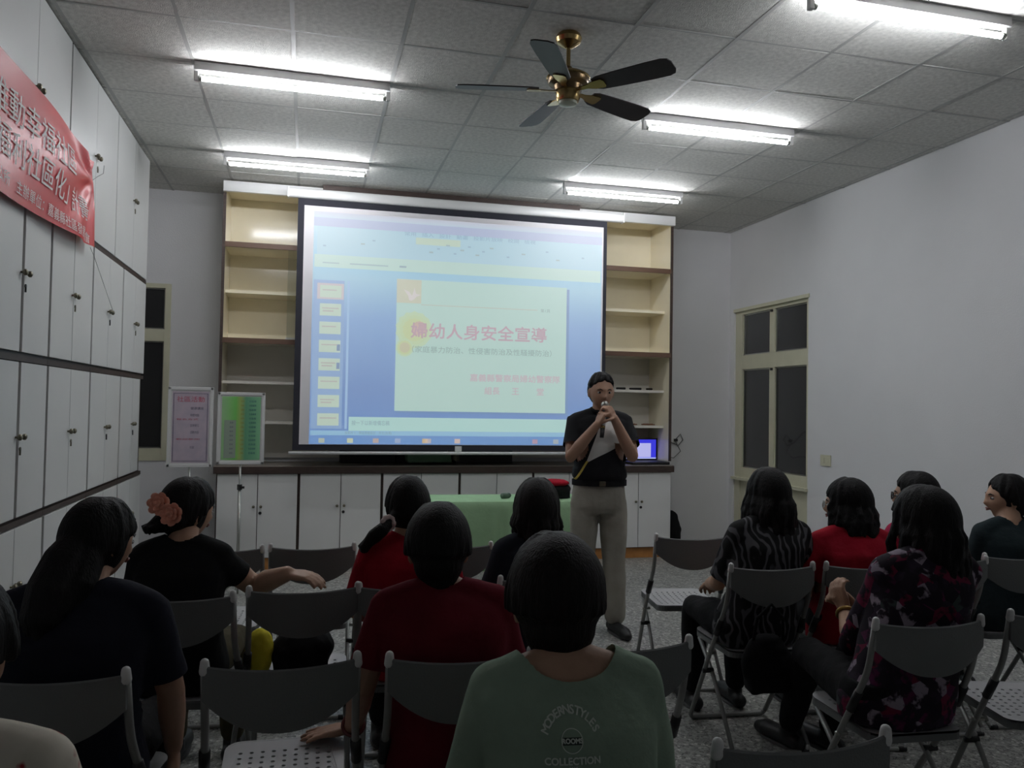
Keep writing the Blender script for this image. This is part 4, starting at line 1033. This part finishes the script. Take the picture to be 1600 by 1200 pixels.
seated('a', 'woman in a black top with a low ponytail, sitting at the lower left', dict(headw=(-.535, 2.40), top=1.178, hs=.95, w=1.20, yaw=-.62, pitch=-.12, skin=SKIN,
    shirt=NAVY, sleeve=.78, hair='tail', vol=1.06, ox=-.03,
    arms=dict(R=dict(el=(-.335, 2.33, .66), wr=(-.34, 2.44, .47), d=(.05, .3, -1), n=(-1, 0, 0), curl=.35), L=dict(el=(-.90, 2.40, .66))),
    lobes=[([(-.565, 2.36, 1.08), (-.595, 2.31, 1.02), (-.615, 2.275, .95), (-.63, 2.26, .88), (-.635, 2.26, .83)], [.040, .055, .062, .055, .030]), ([(-.55, 2.33, 1.02), (-.56, 2.29, .96), (-.58, 2.27, .90)], [.045, .045, .025])]))
rb = seated('b', 'woman in black with orange flower hair clips, arm stretched along a chair back', dict(headw=(-.415, 3.17), top=1.165, hs=1.0, w=.95, yaw=-.75, pitch=-.10, skin=SKIN2, roll=.08, oy=.02, ox=-.03,
    shirt=BLKC, sleeve=.52, hair='up', vol=1.04, pants=OLIVE,
    arms=dict(R=dict(el=(-.175, 3.15, .755), wr=(-.055, 3.00, .826), d=(.85, -.45, -.05), n=(0, .2, -1), curl=.35, side=1, spread=.06, k=1.15)),
    lobes=[([(-.46, 3.12, 1.03), (-.50, 3.10, .995), (-.53, 3.09, .985)], [.030, .036, .020]), ([(-.41, 3.12, 1.04), (-.44, 3.09, 1.01)], [.038, .036])]))
# flower hair clips
PET = mat('orange_pink_petals', (1.0, .42, .30, 1), .7, var=.15, vscale=40)
for k, p in enumerate(((-.500, 3.085, 1.070), (-.452, 3.045, 1.037))):
    o = None; rn = random.Random(k)
    for ring, (n_, rad, sz_) in enumerate(((7, .026, .020), (5, .014, .015), (3, .005, .010))):
        for q in range(n_):
            a = 2*PI*q/n_+ring*.5
            g = Geo(); ax = V(-.25, -.95, .15).normalized(); u = ax.orthogonal().normalized(); v = ax.cross(u)
            c_ = (u*math.cos(a)+v*math.sin(a))*rad+ax*.008*ring
            Rm = Matrix((u*math.cos(a)+v*math.sin(a), u*-math.sin(a)+v*math.cos(a), ax)).transposed()
            Rm = Rm @ Matrix.Rotation(-.6, 3, 'Y')
            g.ell(c_, (sz_, sz_*.85, .004), Rm, 10, 6)
            if o is None:
                o = g.obj('flower_clip', PET, rb[0], smooth=True, loc=rb[3](p)); o.rotation_euler = (0, 0, math.radians(CH['b'][2]))
            else: g.obj('petal', PET, o, smooth=True)
seated('g', 'woman in a bright red top with a side ponytail, in front of the low cabinets', dict(headw=(.385, 3.13), top=1.17, hs=.97, w=.98, yaw=.25, pitch=-.05, skin=SKIN2,
    shirt=REDC, sleeve=.70, hair='tail', vol=1.06, lobes=[([(.35, 3.07, 1.03), (.31, 3.03, 1.00), (.28, 3.005, .975), (.25, 3.01, .95), (.215, 3.02, .91)], [.030, .018, .026, .028, .016])], tie=(.300, 3.015, .995),
    arms=dict(L=dict(el=(.19, 3.10, .66)))))
# pale beaded hair tie
seated('h', 'short-haired person in a dark red polo leaning one hand on the empty chair', dict(headw=(.375, 2.31), top=1.165, hs=1.04, w=1.08, yaw=-.05, pitch=-.12, skin=SKIN,
    shirt=WINE, sleeve=.72, hair='short', vol=1.12,
    arms=dict(L=dict(el=(.165, 2.25, .665), wr=(.155, 2.49, .462), d=(-.95, .10, -.10), n=(0, 0, -1), curl=.10, side=-1, spread=.22, thumb=.1)), watch=dict(L=mat('dark_red_beads', (.12, .02, .02, 1), .4))))
seated('s', 'brown-haired person seated in front of the standing man, mostly hidden', dict(headw=(.905, 3.13), top=1.16, hs=1.05, w=.98, yaw=-.2, shirt=DENIM, hair='bob', length=.09, vol=1.08, hairmat=HAIRB))
ru = seated('u', 'short-haired person in a sage green shirt with white print on the back', dict(headw=(.502, 1.585), top=1.188, hs=1.06, w=1.0, yaw=-.08, pitch=-.10, skin=SKIN2,
    shirt=SAGE, sleeve=.80, hair='short', vol=1.16, neck=.100, neck_z=-.006, dz=0, hairmat=HAIRB, vox=.006))
seated('l', 'woman with long dark wavy hair in a zebra-striped top', dict(headw=(2.02, 3.24), top=1.19, hs=1.0, w=1.02, yaw=.15, skin=SKIN2, shirt=ZEBRA, sleeve=.85, hair='long', length=.21, vol=1.08,
    arms=dict(L=dict(el=(1.80, 3.29, .66), wr=(1.90, 3.55, .60))), pants=BLKC))
seated('m', 'long-haired woman in a red top and thin glasses looking left', dict(headw=(2.40, 3.20), top=1.145, hs=.98, w=1.06, yaw=.95, skin=SKIN2, shirt=REDC, sleeve=.85, hair='long', length=.15, vol=1.08, glasses=CHROME,
    arms=dict(L=dict(el=(2.14, 3.17, .69)))))
seated('t', 'woman in crimson with dark-rimmed glasses half hidden behind another head', dict(headw=(2.865, 3.31), top=1.165, hs=1.0, w=1.0, yaw=.75, skin=SKIN2, shirt=PINK, sleeve=.80, hair='tail', vol=1.03, glasses=BLACK, ox=-.03))
seated('n', 'woman with very long dark hair in a purple floral top, hands raised', dict(headw=(2.085, 2.37), top=1.195, hs=1.02, w=1.05, yaw=.40, skin=SKIN2, shirt=FLORAL, sleeve=1.05, hair='long', length=.235, vol=1.12, pants=BLKC,
    arms=dict(L=dict(el=(1.88, 2.47, .62), wr=(1.945, 2.60, .70), d=(-.2, .3, .9), n=(.9, .2, -.1), curl=.7, side=1), R=dict(el=(2.24, 2.50, .60), wr=(2.02, 2.64, .69), d=(-.6, .1, .65), n=(-.6, -.2, -.2), curl=.7, side=-1)),
    watch=dict(L=mat('gold_bracelet', (.6, .42, .15, 1), .3, 1)),
    legs=dict(L=dict(kn=(1.93, 2.80, .49), an=(2.03, 3.08, .085)), R=dict(kn=(2.12, 2.78, .49), an=(2.18, 3.02, .085))), ft=(-.2, 1, 0)))
seated('p', 'woman in a dark teal shirt seen in profile at the far right', dict(headw=(3.345, 3.25), top=1.155, hs=1.0, w=1.02, yaw=1.25, skin=SKIN2, shirt=TEAL, sleeve=.80, hair='tail', vol=1.02,
    lobes=[([(3.42, 3.20, 1.03), (3.47, 3.18, .99), (3.48, 3.19, .94)], [.028, .034, .020])]))
seated('v', 'person in a white top with red flowers at the lower left corner', dict(headw=(-.56, 1.52), top=1.152, hs=1.05, w=1.10, shirt=FLOWER, sleeve=.70, hair='short', vol=1.08))

# print on the back of the green shirt, laid onto the cloth
def shirt_print():
    r, so = ru[0], ru[1]; wl = ru[3]
    bv = BVHTree.FromPolygons([v.co.copy() for v in so.data.vertices], [tuple(p.vertices) for p in so.data.polygons])
    pc = wl((.478, 1.45, .843)); INKP = mat('white_shirt_print', srgb(225, 232, 222), .8)
    def lay(vs, fs, name, M=INKP, off=.0022):
        out = []
        for x, z in vs:
            h = bv.ray_cast(V(pc.x+x, -.3, pc.z+z), V(0, 1, 0))
            y = h[0].y if h[0] else pc.y
            out.append((pc.x+x, y-off, pc.z+z))
        g = Geo(); g.add(out, fs)
        if name in ('print_letter', 'print_word'):
            for k, (dx, dz) in enumerate(((.0006, 0), (-.0006, 0), (0, .0006), (0, -.0006))): g.add([(x+dx, y-.0001*(k+1), z+dz) for x, y, z in out], fs)
        link(name, g.mesh(name, M), so)
    def word(body, size, radius, zc, spread, cz):
        n = len(body)
        for i, ch in enumerate(body):
            vs, fs = text_geo(ch, size, 1, 'CENTER', True)
            a = (i-(n-1)/2)*spread; ca, sa = math.cos(-a), math.sin(-a)
            lay([(x*ca-y*sa+radius*math.sin(a), x*sa+y*ca+radius*math.cos(a)+cz) for x, y in vs], fs, 'print_letter')
    word('MODERNSTYLES', .0185, .050, 0, .205, -.008)
    n = 40
    for ra, rb_, nm in ((.0185, .0200, 'print_ring'),):
        vs = [(ra*math.cos(2*PI*k/n), ra*math.sin(2*PI*k/n)-.004) for k in range(n)]+[(rb_*math.cos(2*PI*k/n), rb_*math.sin(2*PI*k/n)-.004) for k in range(n)]
        lay(vs, [(k, (k+1) % n, n+(k+1) % n, n+k) for k in range(n)], nm)
    lay([(-.0175, -.010), (.0175, -.010), (.0175, .002), (-.0175, .002)], [(0, 1, 2, 3)], 'print_bar', mat('dark_print', srgb(60, 70, 64), .9), .0024)
    for body, size, z in (('ROOMS', .011, -.0035), ('COLLECTION', .0165, -.036), ('2015', .008, -.048)):
        vs, fs = text_geo(body, size, 1.0, 'CENTER', True); lay([(x, y+z) for x, y in vs], fs, 'print_word', INKP, .0028)
shirt_print()

# the standing man with the microphone
def speaker():
    P0 = V(1.845, 4.93, 0); ang = PI-.20      # faces the audience and a little to the left
    r = empty('person', P0, ang, label='man in a black and white polo standing before the screen, holding a microphone', cat='person')
    Ri = Matrix.Rotation(-ang, 3, 'Z')
    def wl(p): return Ri @ (Vector(p)-P0)
    hc = V(.0, .035, 1.540)
    T_ = [(0, 0, .80, .150, .105), (0, 0, .90, .160, .110), (0, .005, .98, .152, .108), (0, .012, 1.08, .150, .110), (0, .012, 1.20, .165, .112), (0, .008, 1.30, .172, .100), (0, 0, 1.36, .165, .078), (0, 0, 1.385, .11, .060), (0, .004, 1.405, .060, .052)]
    body = Geo(); torso_rings(body, T_, -.004)
    body.tube([V(0, .0, 1.37), V(0, .008, 1.44), V(0, .02, 1.49)], [.060, .052, .052], 16, 0, True)
    for s_ in (-1, 1): body.tube([V(s_*.02, 0, 1.40), V(s_*.08, 0, 1.385), V(s_*.13, 0, 1.365)], [.038, .038, .038], 12, 0, True)
    R = head_geo(body, hc, .10, -.10, 0, 1.05)
    shirt = Geo(); torso_rings(shirt, [(0, .004, .975, .155, .112)]+T_[3:-1], .014)
    for s_ in (-1, 1): shirt.tube([V(s_*.02, 0, 1.395), V(s_*.08, 0, 1.378), V(s_*.15, 0, 1.352)], [.050, .050, .056], 14, 0, True)
    torso_rings(shirt, [(0, 0, .968, .155, .112), (0, .004, .995, .176, .128), (0, .01, 1.05, .168, .122)], .004)
    cuts = []
    # his own right arm is on the picture's left
    mic0, mic1 = V(-.005, .165, 1.475), V(.02, .225, 1.30)
    for s_, el, wr, d, n, side in ((1, V(.205, .13, 1.125), V(.050, .215, 1.335), V(-.40, .0, .9), V(-.7, -.35, -.1), -1), (-1, V(-.185, .145, 1.135), V(-.055, .205, 1.375), V(.45, -.05, .85), V(.6, -.5, -.1), 1)):
        sh = V(s_*.168, -.002, 1.345)
        body.tube([sh, lerp(sh, el, .5), el, lerp(el, wr, .35), wr], [.048, .046, .040, .040, .026], 14, 0, True)
        hand_geo(body, wr, d, n, side, .95, .04, .9, .95)
        shirt.tube([V(s_*.10, 0, 1.345), sh+V(0, 0, -.01), lerp(sh, el, .80)], [.055, .062, .060], 14, 0, True); cuts.append((lerp(sh, el, .68), (el-sh).normalized()))
    pants = Geo(); torso_rings(pants, [(0, 0, .955, .152, .110), (0, -.004, .88, .162, .116), (0, -.004, .80, .166, .118), (0, 0, .76, .15, .10)][::-1], .008)
    an = {}
    for s_ in (-1, 1):
        hip = V(s_*.088, 0, .83); kn = V(s_*.105, .015, .46); a = V(s_*.105, -.02 if s_ > 0 else .02, .085)
        body.tube([hip, kn, a], [.07, .05, .035], 12, 0, True)
        pants.tube([hip, lerp(hip, kn, .5), kn, lerp(kn, a, .5), lerp(kn, a, .93)], [.092, .088, .074, .070, .066], 16, 0, True)
        an[s_] = a
    b = put(remesh(body, .005, 2), 'body', r, SKIN); face_parts(r, hc, R, 1.05)
    me = remesh(shirt, .008, 4); wrinkle(me, .007, 8, 4)
    for p, n in cuts: local_cut(me, p, n, .11)
    neck_cut(me, V(0, .014, 1.462), .058)
    def f_polo(nt, co):
        sp = nt.nodes.new('ShaderNodeSeparateXYZ'); nt.links.new(co, sp.inputs[0])
        def M(op, a, b=None, c=None):
            n = nt.nodes.new('ShaderNodeMath'); n.operation = op
            for i, s in enumerate((a, b, c)):
                if s is None: continue
                if isinstance(s, (int, float)): n.inputs[i].default_value = s
                else: nt.links.new(s, n.inputs[i])
            return n.outputs[0]
        x, y, z = sp.outputs
        # white field: under the diagonal from his right hip up to his left chest, open on the front only
        lo = M('ADD', M('MULTIPLY', M('SUBTRACT', M('MULTIPLY', x, -1.0), -.125), .66), 1.06)      # lower edge height
        lo = M('ADD', lo, M('MULTIPLY', M('SINE', M('MULTIPLY', x, 14.0)), .012))
        a = M('GREATER_THAN', z, lo); b_ = M('GREATER_THAN', M('MULTIPLY', x, -1.0), M('ADD', M('MULTIPLY', M('SUBTRACT', z, 1.06), .36), -.115)); c = M('LESS_THAN', z, 1.352); d = M('GREATER_THAN', y, .0); e = M('GREATER_THAN', x, -.105)
        w = M('MULTIPLY', M('MULTIPLY', a, b_), M('MULTIPLY', M('MULTIPLY', c, d), e))
        # thin yellow piping on his right side below
        yl = M('MULTIPLY', M('MULTIPLY', M('COMPARE', x, M('ADD', M('MULTIPLY', M('SUBTRACT', 1.06, z), .55), .118), .007), M('LESS_THAN', z, 1.10)), d)
        c1 = mixc(nt, w, srgb(22, 22, 26), srgb(205, 204, 200)); return mixc(nt, yl, c1, srgb(205, 185, 90))
    so = put(me, 'polo_shirt', r, ramp_mat('black_and_white_polo_cloth', f_polo))
    g = Geo()
    g.tube([V(.062*math.cos(a), .008+.058*math.sin(a), 1.425+.014*math.sin(-a)) for a in [2*PI*k/20+PI/2+.25 for k in range(19)]], .013, 8, 0, True)
    put(remesh(g, .006, 2), 'collar', so, BLKC)
    me = remesh(pants, .009, 3); wrinkle(me, .009, 7, 2, (1, 1, .5)); put(me, 'trousers', r, PANTS)
    g = Geo(); rr = []
    for dz in (-.018, .018): rr.append([V(.178*math.cos(t), -.002+.133*math.sin(t), .957+dz) for t in [2*PI*k/32 for k in range(32)]])
    g.rings(rr, cap=False); g.rings([[p*1.0+V(0, 0, 0) for p in rr[1]], [V(p.x*.96, p.y*.96, p.z) for p in rr[1]]], cap=False); bl = g.obj('belt', BLKC, r, smooth=True)
    Geo().box((-.020, .128, .942), (.020, .138, .974)).obj('buckle', KNOB, bl, bevel=.004)
    for s_ in (-1, 1): shoe(r, an[s_], V(s_*.25, 1, 0), SH_, .27)
    hg = Geo(); hair_geo(hg, hc, R, 'male', 1.05, 11, vol=1.02); put(remesh(hg, .005, 1), 'hair', r, HAIR)
    # microphone in both hands: a thing of its own
    w0 = r.matrix_basis if False else None
    Rm = Matrix.Rotation(ang, 3, 'Z'); A = P0+Rm @ mic0; B = P0+Rm @ mic1; d = (B-A).normalized()
    m_ = empty('microphone', A, label='white wireless microphone held by the standing man in both hands', cat='microphone'); Z = V(0, 0, 0)
    Geo().tube([Z+d*.035, Z+d*.06, Z+d*.165], [.019, .015, .0145], 16).obj('mic_body', mat('white_mic', (.75, .75, .73, 1), .35), m_, smooth=True)
    Geo().tube([Z+d*.160, Z+d*.178], [.0155, .0155], 16).obj('mic_band', BRASS, m_, smooth=True)
    Geo().tube([Z+d*.178, Z+d*.235], [.0145, .0125], 16).obj('mic_base', BLACK, m_, smooth=True)
    g = Geo(); g.ell(d*.018, (.024, .024, .024), None, 16, 10); g.obj('mic_grille', CHROME, m_, smooth=True)
speaker()

# bags and small things of the audience
def sack(label, x, y, z, a, b, h, M, rz=0, name='handbag', strap=False, trim=None):
    g = Geo(); g.ell((0, 0, h*.5), (a, b, h*.5)); g.box((-a*.8, -b*.8, .01), (a*.8, b*.8, h*.4)); me = remesh(g, .010, 6); wrinkle(me, .010, 12, int(x*9))
    zb_ = min(v.co.z for v in me.vertices)
    for v in me.vertices: v.co.z -= zb_
    me.materials.append(M); o = link(name, me, loc=(x, y, z), rz=rz, label=label, cat='bag')
    if strap: Geo().tube([(-a*.6, 0, h*.75), (-a*.5, -.02, h*1.25), (0, -.03, h*1.5), (a*.5, -.02, h*1.25), (a*.6, 0, h*.75)], .007, 8).obj('strap', M, o, smooth=True)
    if trim: Geo().tube([(a*.25, -b*.5, h*.92), (a*.5, -b*.2, h*1.0), (a*.62, b*.2, h*.95)], .008, 6).obj('chain', trim, o, smooth=True)
    return o
sack('black handbag with silver chain on the chair behind the stretched arm', .005, 3.16, .424, .12, .11, .17, BLKC, trim=CHROME)
g = Geo(); g.ell((0, 0, .09), (.052, .05, .09)); me = remesh(g, .008, 3); wrinkle(me, .006, 20, 2); zb = min(v.co.z for v in me.vertices)
for v in me.vertices: v.co.z -= zb
me.materials.append(cloth('yellow_cloth', srgb(240, 225, 70)))
link('scarf', me, loc=(-.150, 3.13, .424), label='yellow bundle of cloth on the chair beside the black handbag', cat='cloth')
sack('black shoulder bag hanging at the side of the woman in zebra stripes', 1.83, 2.93, .30, .11, .05, .24, BLKC, rz=-.1, strap=True)
sack('black bag on the floor to the right of the green-shirted person', 1.00, 2.78, 0, .13, .08, .26, BLKC, strap=True)
